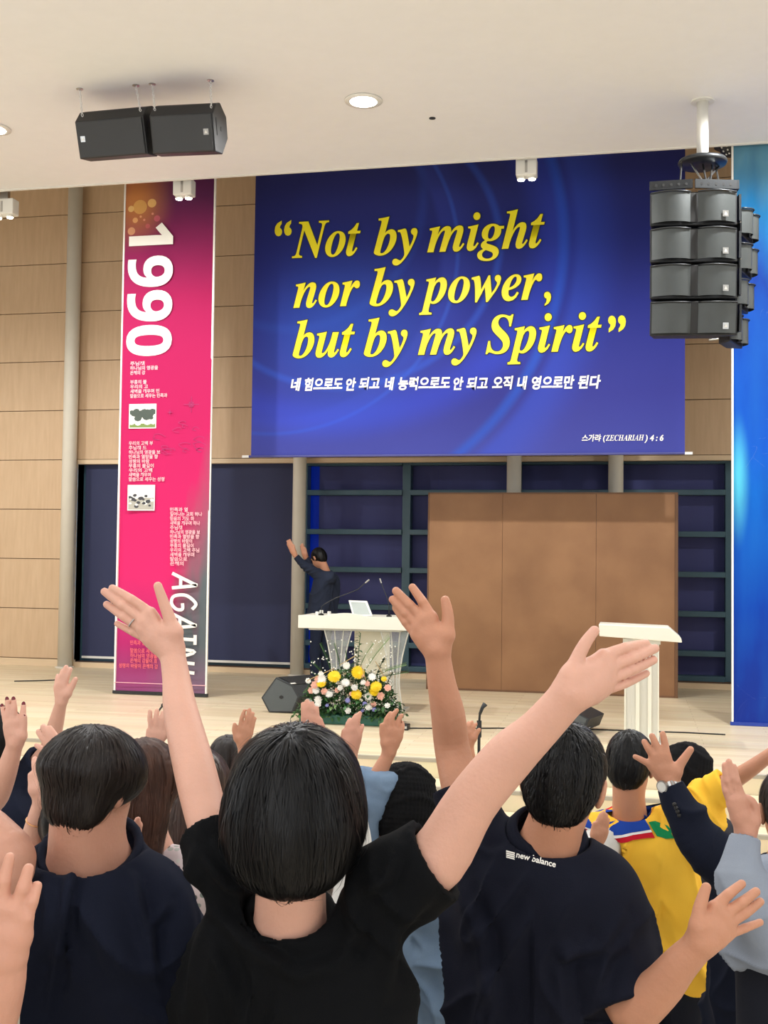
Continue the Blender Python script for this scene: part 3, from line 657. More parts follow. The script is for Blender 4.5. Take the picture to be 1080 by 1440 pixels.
MB().prism([Vector(P[2])*.5+Vector(P[3])*.5+Vector((-.05, 0, 0)), Vector(P[2])*.5+Vector(P[3])*.5+Vector((.05, 0, 0)), Vector(P[0])*.5+Vector(P[1])*.5+Vector((0, .005, 0))], (0, .06, 0), (0, .065, 0)).build('stand', M['metal'], t)
def goose(path, label, Y=YL+.1):
    pts = [onY(x, y, Y) for x, y in path]
    t = thing('gooseneck_microphone', pts[0], label, 'microphone')
    MB().lathe([(.028, 0), (.028, .012), (.01, .02)], (pts[0][0], Y, z1-.014), 16).build('base', M['cable'], t)
    MB().tube(pts, .0045, 6).build('neck', M['dmetal'], t, smooth=True)
    d = Vector(pts[-1])-Vector(pts[-2]); d.normalize()
    MB().tube([Vector(pts[-1])-d*.03, Vector(pts[-1])+d*.02], .008, 8).build('capsule', M['metal'], t)
goose([(451.5, 866), (452, 853), (457, 849), (472, 841), (488, 835), (503, 829), (511, 822), (517, 817)], 'thin gooseneck microphone bending right from the left end of the main lectern')
goose([(547, 868), (547, 852), (545, 842), (540, 830), (535, 816)], 'thin gooseneck microphone bending left from the right end of the main lectern')
for k, (px, h) in enumerate(((440, .03), (446, .045), (457, .035))):
    c = (lx(px), YL+.16, z1-.015)
    tag(MB().lathe([(.018, 0), (.02, .01), (.02, h), (.012, h+.004)], c, 12).build('drinking_cup', M['white']), ('small white cup at the left end of the main lectern top, leftmost of three', 'taller white cup in the middle of the three on the main lectern', 'small white cup beside the gooseneck base on the main lectern')[k], 'cup')
# right lectern
YR = 9.85
def rx(px, py=890): return onY(px, py, YR)[0]
def rz(py, px=900): return onY(px, py, YR)[2]
t = thing('small_lectern', (rx(903), YR+.15, ZS), 'narrow milky acrylic lectern with a slanted top at the right of the stage', 'lectern')
MB().prism([Vector((rx(842), 0, rz(879))), Vector((rx(941), 0, rz(881.5))), Vector((rx(958), 0, rz(896))), Vector((rx(959), 0, rz(902))), Vector((rx(843), 0, rz(896)))], (0, YR-.02, 0), (0, YR+.36, 0)).build('slanted_top', M['wtop'], t, bevel=.006)
MB().box((rx(876), YR+.02, rz(906)), (rx(929), YR+.34, rz(899))).build('top_bracket', M['acrylw'], t)
xa, xb = rx(878, 950), rx(927, 950)
sh = MB()
for p, q in ((xa, xa+.012), (xb-.012, xb)): sh.box((p, YR+.04, ZS+.02), (q, YR+.3, rz(902)))
sh.build('side_plate', M['wtop'], t)
MB().box((xa, YR+.05, ZS+.02), (xb, YR+.062, rz(903))).build('front_plate', M['acrylw'], t)
for k, px in enumerate((896, 913)): MB().box((rx(px, 950)-.01, YR+.03, ZS+.02), (rx(px, 950)+.02, YR+.05, rz(903))).build('upright_fin', M['wtop'], t)
MB().box((xa-.08, YR-.05, ZS), (xb+.08, YR+.4, ZS+.025)).build('base_plate', M['acrylw'], t, bevel=.006)
# wedge monitors
def wedge(poly, Y, axv, label, logo=True):
    P = [Vector(onY(x, y, Y)) for x, y in poly]; zmin = min(p.z for p in P)
    for p in P: p.z += ZS-zmin
    c = sum(P, Vector())/len(P)
    t = thing('wedge_monitor', (c.x, c.y, ZS), label, 'monitor speaker'); a = Vector(axv)
    MB().prism(P, (0, 0, 0), a).build('cabinet', M['black2'], t, bevel=.006)
    nrm = Vector(axv).normalized()
    e = c-nrm*.002
    MB().prism([(p-c)*.9+c-nrm*.003 for p in P], (0, 0, 0), nrm*.002).build('end_cap', M['endcap'], t)
    d = (P[0]-c).normalized(); w = nrm.cross(d)
    MB().prism([e-nrm*.002+(d*math.cos(k*.785)+w*math.sin(k*.785))*.022 for k in range(8)], (0, 0, 0), nrm*-.003).build('pole_socket', M['cable'], t)
    i = 1; q0, q1 = P[1], P[2]; o_ = (q1-q0).cross(nrm).normalized(); o_ = o_ if o_.z > 0 else -o_
    MB().prism([q0*.93+q1*.07, q1*.93+q0*.07, q1*.93+q0*.07+o_*.008, q0*.93+q1*.07+o_*.008], a*.05, a*.95).build('grille', M['grille'], t)
    if logo: MB().prism([q0*.2+q1*.8+o_*.009, q0*.1+q1*.9+o_*.009, q0*.1+q1*.9+o_*.009+nrm*.06, q0*.2+q1*.8+o_*.009+nrm*.06], (0, 0, 0), o_*.002).build('logo_badge', M['white'], t)
M['black2'] = mat('textured_black', (44, 47, 50), .5, bump=.1, bscale=300); M['endcap'] = mat('charcoal_end', (84, 90, 92), .5, bump=.06, bscale=300)
wedge([(367, 982), (388, 953), (412, 965), (421, 981), (412, 1003), (378, 1003)], 10.85, (.26, .34, 0), 'black wedge stage monitor left of the flower arrangement')
wedge([(742, 1000), (762, 980), (800, 985), (829, 1000), (822, 1017), (790, 1021)], 10.3, (.12, .42, 0), 'black wedge stage monitor in front of the brown board', logo=False)
# small box + cable, mic stand
c = onZ(566, 1026, ZS)
t = thing('cable_connector_box', c, 'small silver and black stage box on the floor right of the flowers', 'stage box')
MB().box((c[0]-.1, c[1]-.05, ZS), (c[0]+.06, c[1]+.06, ZS+.05)).build('body', M['dmetal'], t, bevel=.006)
MB().box((c[0]-.09, c[1]-.054, ZS+.015), (c[0]+.05, c[1]-.05, ZS+.038)).build('front_strip', M['metal'], t)
pts = [onZ(x, y, ZS+.006) for x, y in ((575, 1024), (640, 1024.5), (700, 1024), (760, 1025), (840, 1026), (960, 1030), (1020, 1033))]
tag(MB().tube(pts, .007, 6).build('floor_cable', M['cable']), 'thin black cable running right across the stage floor from the silver box', 'cable')
pts = [onZ(x, y, ZS+.006) for x, y in ((20, 958), (45, 957.5), (60, 957), (84, 956))]
tag(MB().tube(pts, .008, 6).build('floor_cable', M['cable']), 'short dark cable lying at the foot of the left wood wall', 'cable')
def mic_stand(x0, y0, Y, base_z, top, label, bend=None):
    p = onY(*top, Y)
    t = thing('microphone_stand', (p[0], Y, base_z), label, 'microphone stand')
    MB().tube([(p[0]-.0, Y, base_z+.02), (p[0], Y, p[2]-.12)], .009, 8).build('pole', M['cable'], t)
    MB().lathe([(.12, 0), (.12, .012), (.02, .025)], (p[0], Y, base_z), 24).build('base', M['cable'], t)
    MB().tube([(p[0], Y, p[2]-.2), (p[0], Y, p[2]-.1)], .015, 8).build('clutch', M['dmetal'], t)
    MB().tube([(p[0], Y, p[2]-.12), (p[0]+.005, Y-.01, p[2]-.06), (p[0]+.02, Y-.02, p[2]-.03)], .007, 8).build('clip', M['cable'], t)
    MB().tube([(p[0]+.005, Y-.01, p[2]-.06), (p[0]+.02, Y+.0, p[2]-.02), (p[0]+.035, Y+.01, p[2]+.0)], [.009, .011, .016], 10).build('microphone_head', M['dmetal'], t, smooth=True)
mic_stand(0, 0, 6.9, -.45, (674, 990), 'black microphone stand in the hall right of the raised arm of the polo man')
YM2 = 6.8; p = onY(231, 990, YM2)
t = thing('microphone_stand', (p[0]+.02, YM2, -.45), 'thin curved microphone on a stand behind the bare raised arm at left', 'microphone stand')
g = [onY(x, y, YM2) for x, y in ((222, 1040), (221, 1012), (223, 1000), (228, 993), (234, 988))]
MB().tube([(g[0][0], YM2, -.43)]+g[:-1], .006, 8).build('pole', M['dmetal'], t); MB().tube(g[-2:], [.012, .016], 10).build('microphone_head', M['cable'], t)
MB().lathe([(.12, 0), (.12, .012), (.02, .025)], (g[0][0], YM2, -.45), 24).build('base', M['cable'], t)

# ================================================================ people
class SDF:
    """signed distance grid: smooth unions of tapered limbs, meshed by surface nets"""
    def __init__(s, lo, hi, h):
        s.h = h; s.lo = np.array(lo, np.float32); s.n = np.ceil((np.array(hi)-s.lo)/h).astype(int)+1
        s.D = np.full(s.n, 1., np.float32)
        s.ax = [s.lo[i]+h*np.arange(s.n[i], dtype=np.float32) for i in range(3)]
    def sub(s, lo, hi, m):
        sl = []; g = []
        for i in range(3):
            a = max(0, int(math.floor((lo[i]-m-s.lo[i])/s.h))); b = min(s.n[i], int(math.ceil((hi[i]+m-s.lo[i])/s.h))+1)
            if b <= a: return None, None
            sl.append(slice(a, b)); sh = [1, 1, 1]; sh[i] = -1; g.append(s.ax[i][a:b].reshape(sh))
        return tuple(sl), g
    def put(s, sl, d, k, op):
        A = s.D[sl]
        if op == 'u':
            r = np.minimum(A, d)
            if k > 0: h = np.maximum(k-np.abs(A-d), 0)/k; r = r-h*h*(k*.25)
        else:
            r = np.maximum(A, -d)
            if k > 0: h = np.maximum(k-np.abs(A+d), 0)/k; r = r+h*h*(k*.25)
        s.D[sl] = r
    def cap(s, a, b, ra, rb=None, k=.01, op='u'):
        rb = ra if rb is None else rb; a = np.array(a, np.float32); b = np.array(b, np.float32); m = max(ra, rb)+k+2*s.h
        sl, g = s.sub(np.minimum(a, b), np.maximum(a, b), m)
        if sl is None: return s
        d = b-a; L = max(float(d@d), 1e-9)
        px, py, pz = g[0]-a[0], g[1]-a[1], g[2]-a[2]
        t = np.clip((px*d[0]+py*d[1]+pz*d[2])/L, 0, 1)
        q = np.sqrt((px-t*d[0])**2+(py-t*d[1])**2+(pz-t*d[2])**2)-(ra+(rb-ra)*t)
        s.put(sl, q, k, op); return s
    def chain(s, P, R, k=.01, sub=4):
        P = np.array(P, float); R = np.array(R, float); Q, S_ = [P[0]], [R[0]]; n = len(P)
        for i in range(n-1):                             # resample along a smooth curve so that joints do not bulge
            p0, p1, p2, p3 = P[max(i-1, 0)], P[i], P[i+1], P[min(i+2, n-1)]; r0, r1, r2, r3 = R[max(i-1, 0)], R[i], R[i+1], R[min(i+2, n-1)]
            for t in np.linspace(0, 1, sub+1)[1:]:
                f = lambda a, b, c, d: .5*((2*b)+(-a+c)*t+(2*a-5*b+4*c-d)*t*t+(-a+3*b-3*c+d)*t**3)
                Q.append(f(p0, p1, p2, p3)); S_.append(max(f(r0, r1, r2, r3), .001))
        Q = np.array(Q); m = max(S_)+k+2*s.h; sl0, g0 = s.sub(Q.min(0), Q.max(0), m)
        if sl0 is None: return s
        T = np.full([x.stop-x.start for x in sl0], 1., np.float32)
        for i in range(len(Q)-1):
            a, b = Q[i], Q[i+1]; sl, g = s.sub(np.minimum(a, b), np.maximum(a, b), m)
            if sl is None: continue
            d = b-a; L = max(float(d@d), 1e-9); px, py, pz = g[0]-np.float32(a[0]), g[1]-np.float32(a[1]), g[2]-np.float32(a[2])
            t = np.clip((px*d[0]+py*d[1]+pz*d[2])/L, 0, 1)
            q = np.sqrt((px-t*d[0])**2+(py-t*d[1])**2+(pz-t*d[2])**2)-(S_[i]+(S_[i+1]-S_[i])*t)
            w = tuple(slice(x.start-y.start, x.stop-y.start) for x, y in zip(sl, sl0)); T[w] = np.minimum(T[w], q)
        s.put(sl0, T, k, 'u'); return s
    def cyl(s, a, b, r, k=0., op='s'):
        a = np.array(a, np.float32); b = np.array(b, np.float32)
        sl, g = s.sub(np.minimum(a, b), np.maximum(a, b), r+k+2*s.h)
        if sl is None: return s
        L = float(np.linalg.norm(b-a)); u = (b-a)/L; px, py, pz = g[0]-a[0], g[1]-a[1], g[2]-a[2]
        t = px*u[0]+py*u[1]+pz*u[2]; q = np.sqrt(np.maximum(px**2+py**2+pz**2-t*t, 0))
        s.put(sl, np.maximum(q-r, np.abs(t-L/2)-L/2), k, op); return s
    def ell(s, c, r, Mx=None, k=.01, op='u'):
        c = np.array(c, np.float32); Mx = np.eye(3) if Mx is None else Mx; R = max(r)
        sl, g = s.sub(c, c, R+k+2*s.h)
        if sl is None: return s
        px, py, pz = g[0]-c[0], g[1]-c[1], g[2]-c[2]
        k0 = 0; k1 = 0
        for i in range(3):
            e = px*Mx[0, i]+py*Mx[1, i]+pz*Mx[2, i]
            k0 = k0+(e/r[i])**2; k1 = k1+(e/(r[i]*r[i]))**2
        k0 = np.sqrt(k0); k1 = np.sqrt(k1)+1e-9
        s.put(sl, (k0*(k0-1)/k1).astype(np.float32), k, op); return s
    def plane(s, p, n):
        g = [s.ax[0][:, None, None]-p[0], s.ax[1][None, :, None]-p[1], s.ax[2][None, None, :]-p[2]]
        s.D = np.maximum(s.D, g[0]*n[0]+g[1]*n[1]+g[2]*n[2]).astype(np.float32); return s
    def at(s, P):
        q = (P-s.lo)/s.h; q = np.clip(q, 0, np.array(s.n)-1.001); i = q.astype(int); f = q-i; r = 0
        for a in (0, 1):
            for b in (0, 1):
                for c in (0, 1):
                    r = r+s.D[i[:, 0]+a, i[:, 1]+b, i[:, 2]+c]*(f[:, 0] if a else 1-f[:, 0])*(f[:, 1] if b else 1-f[:, 1])*(f[:, 2] if c else 1-f[:, 2])
        return r
    def grad(s, P):
        e = s.h; g = np.stack([s.at(P+np.eye(3)[i]*e)-s.at(P-np.eye(3)[i]*e) for i in range(3)], 1)
        return g/(np.linalg.norm(g, axis=1)[:, None]+1e-9)
    def mesh(s):
        D_ = s.D.copy()
        for ax_ in range(3):                         # close at the grid border
            ix = [slice(None)]*3
            for e in (0, -1): ix[ax_] = e; D_[tuple(ix)] = np.maximum(D_[tuple(ix)], 1e-3)
        I = D_ < 0; c = np.zeros(np.array(D_.shape)-1, np.uint8)
        S = lambda A, a, b, cc: A[a:A.shape[0]-1+a, b:A.shape[1]-1+b, cc:A.shape[2]-1+cc]
        for a in (0, 1):
            for b in (0, 1):
                for cc in (0, 1): c += S(I, a, b, cc)
        ii = np.nonzero((c > 0) & (c < 8)); N_ = len(ii[0])
        if not N_: return np.zeros((0, 3)), np.zeros((0, 4), int)
        ii = np.stack(ii, 1); acc = np.zeros((N_, 3)); cnt = np.zeros(N_)
        for ax_ in range(3):
            o = [(0, 0), (0, 1), (1, 0), (1, 1)]
            for u, v in o:
                off = [u, v]; off.insert(ax_, 0); off = np.array(off); e = np.zeros(3, int); e[ax_] = 1
                p0 = ii+off; p1 = p0+e
                d0 = D_[p0[:, 0], p0[:, 1], p0[:, 2]]; d1 = D_[p1[:, 0], p1[:, 1], p1[:, 2]]
                m = (d0 < 0) != (d1 < 0); t = np.where(m, d0/(d0-d1+1e-12), 0)
                acc += np.where(m[:, None], off+e*t[:, None], 0); cnt += m
        V = (ii+acc/cnt[:, None])*s.h+s.lo
        idx = np.full(c.shape, -1, np.int32); idx[ii[:, 0], ii[:, 1], ii[:, 2]] = np.arange(N_)
        Q = []
        for ax_ in range(3):
            a = [slice(1, -1)]*3; b = [slice(1, -1)]*3; a[ax_] = slice(0, -1); b[ax_] = slice(1, None)
            A, B = I[tuple(a)], I[tuple(b)]; w = np.nonzero(A != B)
            if not len(w[0]): continue
            inside = A[w]; p = np.stack(w, 1)+1; p[:, ax_] -= 1
            o1, o2 = [i for i in range(3) if i != ax_]
            e1 = np.zeros(3, int); e1[o1] = 1; e2 = np.zeros(3, int); e2[o2] = 1
            q = [idx[tuple(x.T)] for x in (p-e1-e2, p-e2, p, p-e1)]
            q = np.stack(q, 1); flip = inside if ax_ != 1 else ~inside
            q[~flip] = q[~flip][:, ::-1]; Q.append(q)
        return V, np.concatenate(Q)
def vnormals(V, F):
    n = np.cross(V[F[:, 2]]-V[F[:, 0]], V[F[:, 3]]-V[F[:, 1]]); o = np.zeros_like(V)
    for i in range(4):
        for c in range(3): o[:, c] += np.bincount(F[:, i], n[:, c], len(V))
    return o/(np.linalg.norm(o, axis=1)[:, None]+1e-12)
_LAT = np.random.default_rng(3).random((32, 32, 32)).astype(np.float32)
def vn(P):
    i = np.floor(P).astype(int); f = P-i; f = f*f*(3-2*f); r = 0
    for a in (0, 1):
        for b in (0, 1):
            for c in (0, 1):
                r = r+_LAT[(i[:, 0]+a) % 32, (i[:, 1]+b) % 32, (i[:, 2]+c) % 32]*(f[:, 0] if a else 1-f[:, 0])*(f[:, 1] if b else 1-f[:, 1])*(f[:, 2] if c else 1-f[:, 2])
    return r
def fastmesh(name, parts, m, parent, smooth=True):
    """parts: list of (V, F) arrays joined into one mesh"""
    me = bpy.data.meshes.new(name); n = 0; Vs = []; Fs = []
    for V, F in parts: Vs.append(V); Fs.append(F+n); n += len(V)
    V = np.concatenate(Vs); F = np.concatenate(Fs); k = F.shape[1]
    me.vertices.add(len(V)); me.vertices.foreach_set('co', V.astype(np.float32).ravel())
    me.loops.add(F.size); me.loops.foreach_set('vertex_index', F.astype(np.int32).ravel())
    me.polygons.add(len(F)); me.polygons.foreach_set('loop_start', (np.arange(len(F))*k).astype(np.int32))
    me.update(calc_edges=True); me.validate()
    if smooth: me.shade_smooth()
    if m: me.materials.append(m)
    o = bpy.data.objects.new(name, me); COL.objects.link(o)
    if parent: par(o, parent)
    return o
def frame(yaw, pitch=0, roll_=0):
    """columns: right, forward, up; yaw 0 faces the stage, positive turns left, pitch positive bows"""
    y, p, r = map(math.radians, (yaw, pitch, roll_))
    Rz = np.array([[math.cos(y), -math.sin(y), 0], [math.sin(y), math.cos(y), 0], [0, 0, 1]])
    Rx = np.array([[1, 0, 0], [0, math.cos(p), math.sin(p)], [0, -math.sin(p), math.cos(p)]])
    Ry = np.array([[math.cos(r), 0, math.sin(r)], [0, 1, 0], [-math.sin(r), 0, math.cos(r)]])
    return Rz @ Rx @ Ry
TIER = ((2.75, -.06), (3.6, -.22), (4.5, -.36))
def floorz(y):
    for a, z in TIER:
        if y < a: return z
    return -.45
def skin(name, c): return mat(name, c, .5, var=.09, scale=14, bump=.10, bscale=140, sss=.12, spec=.35)
SK = [skin('skin_tone', (214, 158, 134)), skin('warm_skin_tone', (204, 146, 116)), skin('pale_skin_tone', (224, 172, 150))]
HB = mat('black_hair', (12, 11, 12), .42, var=.3, scale=30, spec=.25); HD = mat('dark_brown_hair', (36, 29, 26), .48, var=.3, scale=30, spec=.3)
HBR = mat('brown_hair', (74, 46, 34), .5, var=.35, scale=30, spec=.25); EYE = mat('dark_eye', (30, 22, 18), .15); NAIL = mat('fingernail', (236, 190, 180), .25)
METAL = M['metal']
def cloth(name, c, c2=None, scale=5): return mat(name, c, .9, c2=c2, var=.12, scale=scale, bump=.18, bscale=500, spec=.12)

def hand_px(wx, wy, ang, size, side, spread=.22, fold=0., tilt=0.):
    """template open hand -> finger polylines in pixels. ang: degrees the fingers point to (90 up), side +1 thumb to the
    right of that direction, size wrist to middle tip in pixels, tilt 0..1 narrows the palm (seen from the edge)"""
    a = math.radians(ang); f = (math.cos(a), -math.sin(a)); r = (math.sin(a)*side, math.cos(a)*side); w = 1-tilt
    P = lambda u, v: (wx+size*(f[0]*v+r[0]*u*w), wy+size*(f[1]*v+r[1]*u*w))
    F = []
    for u, v, L, sp in ((.155, .53, .37, .5), (.05, .56, .44, .12), (-.055, .54, .40, -.25), (-.15, .48, .31, -.75)):
        s = math.sin(sp*spread*2); c = math.cos(sp*spread*2)
        F.append([P(u, v), P(u+s*L*.5, v+c*L*.5*(1-fold*.15)), P(u+s*L, v+c*L*(1-fold*.4))])
    th = [P(.10, .16), P(.24+.12*spread, .34), P(.30+.3*spread, .50), P(.31+.42*spread, .62)]
    return F, th
def build_hand(g, W, rw, F, th, dw, dd, k, rf, near=1.):
    """W wrist point(3D), F/th pixel polylines, depth dw at wrist, dd depth gain to the finger tips"""
    K = []; outs = []
    wr = W
    for j, pl in enumerate(F):
        n = len(pl); pts = []
        for i, p in enumerate(pl):
            t = (.5, .78, 1.)[i] if n == 3 else .5+.5*i/(n-1)
            bulge = (-.006, -.004, .004)[min(i, 2)]
            pts.append(D(p[0], p[1], dw+dd*t+bulge*near*(1 if i < 3 else 0)))
        r0 = rf*(1.08, 1.12, 1.05, .9)[j]
        K.append(pts[0])
        g.cap(wr+(pts[0]-wr)*.12, pts[0], rw*.62, r0*1.22, k=rw*.7)
        m = (pts[0]+pts[1])/2
        g.chain(pts, [r0*1.06, r0*.97, r0*.80], k=rf*.30)
        if near < 1.5 and g.h < .0035:                  # knuckle and tendon on the back of the hand
            tc = CC-pts[0]; tc /= np.linalg.norm(tc); g.ell(pts[0]+tc*r0*.55, (r0*.8,)*3, None, r0*.9)
            g.chain([wr+(pts[0]-wr)*.25+tc*rw*.62, (wr*.35+pts[0]*.65)+tc*(r0*.95+rw*.1), pts[0]+tc*r0*.9], [.0022, .0028, .003], k=.006)
            g.ell(pts[1]+tc*r0*.45, (r0*.72,)*3, None, r0*.6)
        outs.append((pts, r0))
    for a, b in zip(K[:-1], K[1:]): g.cap(wr+(a-wr)*.55, wr+(b-wr)*.55, rw*.62, rw*.6, k=rw*.5); g.cap(wr+(a-wr)*.85, wr+(b-wr)*.85, rf*1.25, rf*1.2, k=rf*.8)
    n = len(th); tp = [D(p[0], p[1], dw+dd*.35*i/(n-1)-.008*near) for i, p in enumerate(th)]
    rs = np.linspace(rf*1.55, rf*.98, n)
    g.cap(wr+(tp[0]-wr)*.3, tp[0], rw*.7, rs[0]*1.05, k=rw*.8)
    g.chain(tp, list(rs), k=rf*.6)
    g.cap(tp[0], K[0]*.55+wr*.45, rs[0], rf*1.1, k=rw*.6)
    outs.append((tp, rf))
    return outs
def arm_mesh(spec, h):
    """spec: pts [(px,py,depth,r_px)...] shoulder to wrist; hand dict"""
    P = [D(x, y, d) for x, y, d, r in spec['pts']]; R = [r*d/FPX for x, y, d, r in spec['pts']]
    hd = spec.get('hand'); pts3 = list(P)
    if hd:
        F, th = hd['F'], hd['th']; dd = hd.get('dd', .0); dw = spec['pts'][-1][2]
        for pl in list(F)+[th]:
            for p in pl: pts3 += [D(p[0], p[1], dw), D(p[0], p[1], dw+dd)]
    A = np.array(pts3); m = max(R)+.03; g = SDF(A.min(0)-m, A.max(0)+m, h)
    g.chain(P, R, k=.02); outs = []
    if hd: outs = build_hand(g, P[-1], R[-1], F, th, dw, dd, .01, hd['rf']*dw/FPX, near=1 if h < .004 else 1)
    V, Fc = g.mesh()
    return V, Fc, P, R, outs
HAIR = {
 'short': dict(e=[((0, -.012, .034), (.084, .102, .097)), ((0, -.055, -.015), (.07, .055, .075))], cut=[((0, -.05, -.078), (0, .55, -.835))], face=((0, .115, -.03), (.088, .09, .095))),
 'crop': dict(e=[((0, -.014, .036), (.086, .104, .098)), ((0, -.05, -.01), (.073, .055, .08))], cut=[((0, -.05, -.07), (0, .45, -.89))], face=((0, .115, -.03), (.088, .09, .095))),
 'mop': dict(e=[((0, -.012, .040), (.104, .112, .089)), ((0, -.022, .030), (.107, .110, .056)), ((0, -.05, -.03), (.078, .052, .07))], cut=[((0, -.05, -.090), (0, .5, -.866))], face=((0, .135, -.04), (.085, .085, .085))),
 'bob': dict(e=[((0, -.012, .030), (.099, .110, .094)), ((0, -.022, -.025), (.110, .110, .088)), ((0, -.05, -.065), (.082, .07, .062))], cut=[], face=((0, .14, -.06), (.066, .10, .12))),
 'long': dict(e=[((0, -.012, .035), (.098, .112, .102)), ((0, -.045, -.07), (.10, .08, .12)), ((.02, -.05, -.17), (.085, .055, .10))], cut=[], face=((0, .14, -.05), (.075, .11, .12))),
 'beanie': dict(e=[((0, -.012, .040), (.094, .112, .108)), ((0, -.02, -.02), (.094, .108, .085))], cut=[((0, -.05, -.095), (0, .35, -.937))], face=((0, .14, -.05), (.08, .085, .09))),
}
def make_hair(t, style, Hc, Mh, hs, m, h, nstr, rng, L=(.04, .09)):
    S_ = HAIR[style]; R = .2*hs*(1.6 if style == 'long' else 1); g = SDF(Hc-np.array([R, R, R*1.1]), Hc+R, h)
    X = lambda p: Hc+Mh @ (np.array(p)*hs)
    for c, r in S_['e']: g.ell(X(c), [v*hs for v in r], Mh, k=.03*hs)
    for p, n in S_['cut']: g.plane(X(p), Mh @ np.array(n))
    c, r = S_['face']; g.ell(X(c), [v*hs for v in r], Mh, k=.012, op='s')
    V, F = g.mesh(); N_ = vnormals(V, F); lp = (V-Hc) @ Mh/hs
    az = np.arctan2(lp[:, 0], lp[:, 1]+.05); rr = np.linalg.norm(lp-np.array([0, -.05, .12]), axis=1)
    if style == 'beanie':
        rib = np.cos(az*38)*.0022+np.sin(lp[:, 2]*420)*.0008-(np.abs(((lp[:, 2]+.035) % .2)-.0) < .004)*.002
        V = V+N_*rib[:, None]
        V = V+N_*(np.maximum(0, np.sin(lp[:, 2]*70+np.sin(az*2)*1.2))**4*.006)[:, None]
    else:
        q = np.stack([az*6+lp[:, 2]*5, rr*8, lp[:, 2]*6+3], 1); q2 = np.stack([az*34, rr*9+5, lp[:, 2]*9], 1)
        V = V+N_*((vn(q)-.5)*.009+(vn(q2)-.5)*.0042)[:, None]*hs
    ho = fastmesh('knit_cap' if style == 'beanie' else 'hair', [(V, F)], m, t)
    if nstr and style != 'beanie':
        ok = np.nonzero(g.at(V) < .01)[0]; P = V[rng.choice(ok, nstr)].copy(); wh = X((.0, -.055, .135)); up = Mh[:, 2]
        Ls = rng.uniform(*L, nstr)*hs; ns = 7; st_ = Ls/ns; rows = []; off = rng.uniform(.0005, .004, nstr)*hs*np.where(rng.random(nstr) < .03, 3., 1.); tw = rng.normal(0, .25, nstr)
        for i in range(ns):
            nn = g.grad(P); d = P-wh; rad = d-(d*nn).sum(1)[:, None]*nn; rad /= np.linalg.norm(rad, axis=1)[:, None]+1e-6
            dn = -up[None]*1.+np.array([0, 0, -.4]); dn = dn-(dn*nn).sum(1)[:, None]*nn
            w = np.clip(np.linalg.norm(d, axis=1)/(.13*hs), 0, 1)[:, None]
            v = rad*(1.1-w)+dn*w*1.1; side = np.cross(nn, v); v = v+side*tw[:, None]*.5; v /= np.linalg.norm(v, axis=1)[:, None]+1e-6
            side = np.cross(nn, v); q = P+nn*(off*(math.sin(math.pi*(i+.3)/ns)))[:, None]
            wd = .0011*(1.-.8*i/ns); rows.append((q-side*wd, q+side*wd))
            P = P+v*st_[:, None]; P = P-g.grad(P)*g.at(P)[:, None]
        VV = np.concatenate([np.stack([a, b], 1).reshape(-1, 3) for a, b in rows]); n2 = nstr*2; j = np.arange(nstr)*2
        FF = np.concatenate([np.stack([j+i*n2, j+1+i*n2, j+1+(i+1)*n2, j+(i+1)*n2], 1) for i in range(ns-1)])
        so = fastmesh('hair_strands', [(VV, FF)], m, ho); so['kind'] = 'stuff'
    return ho
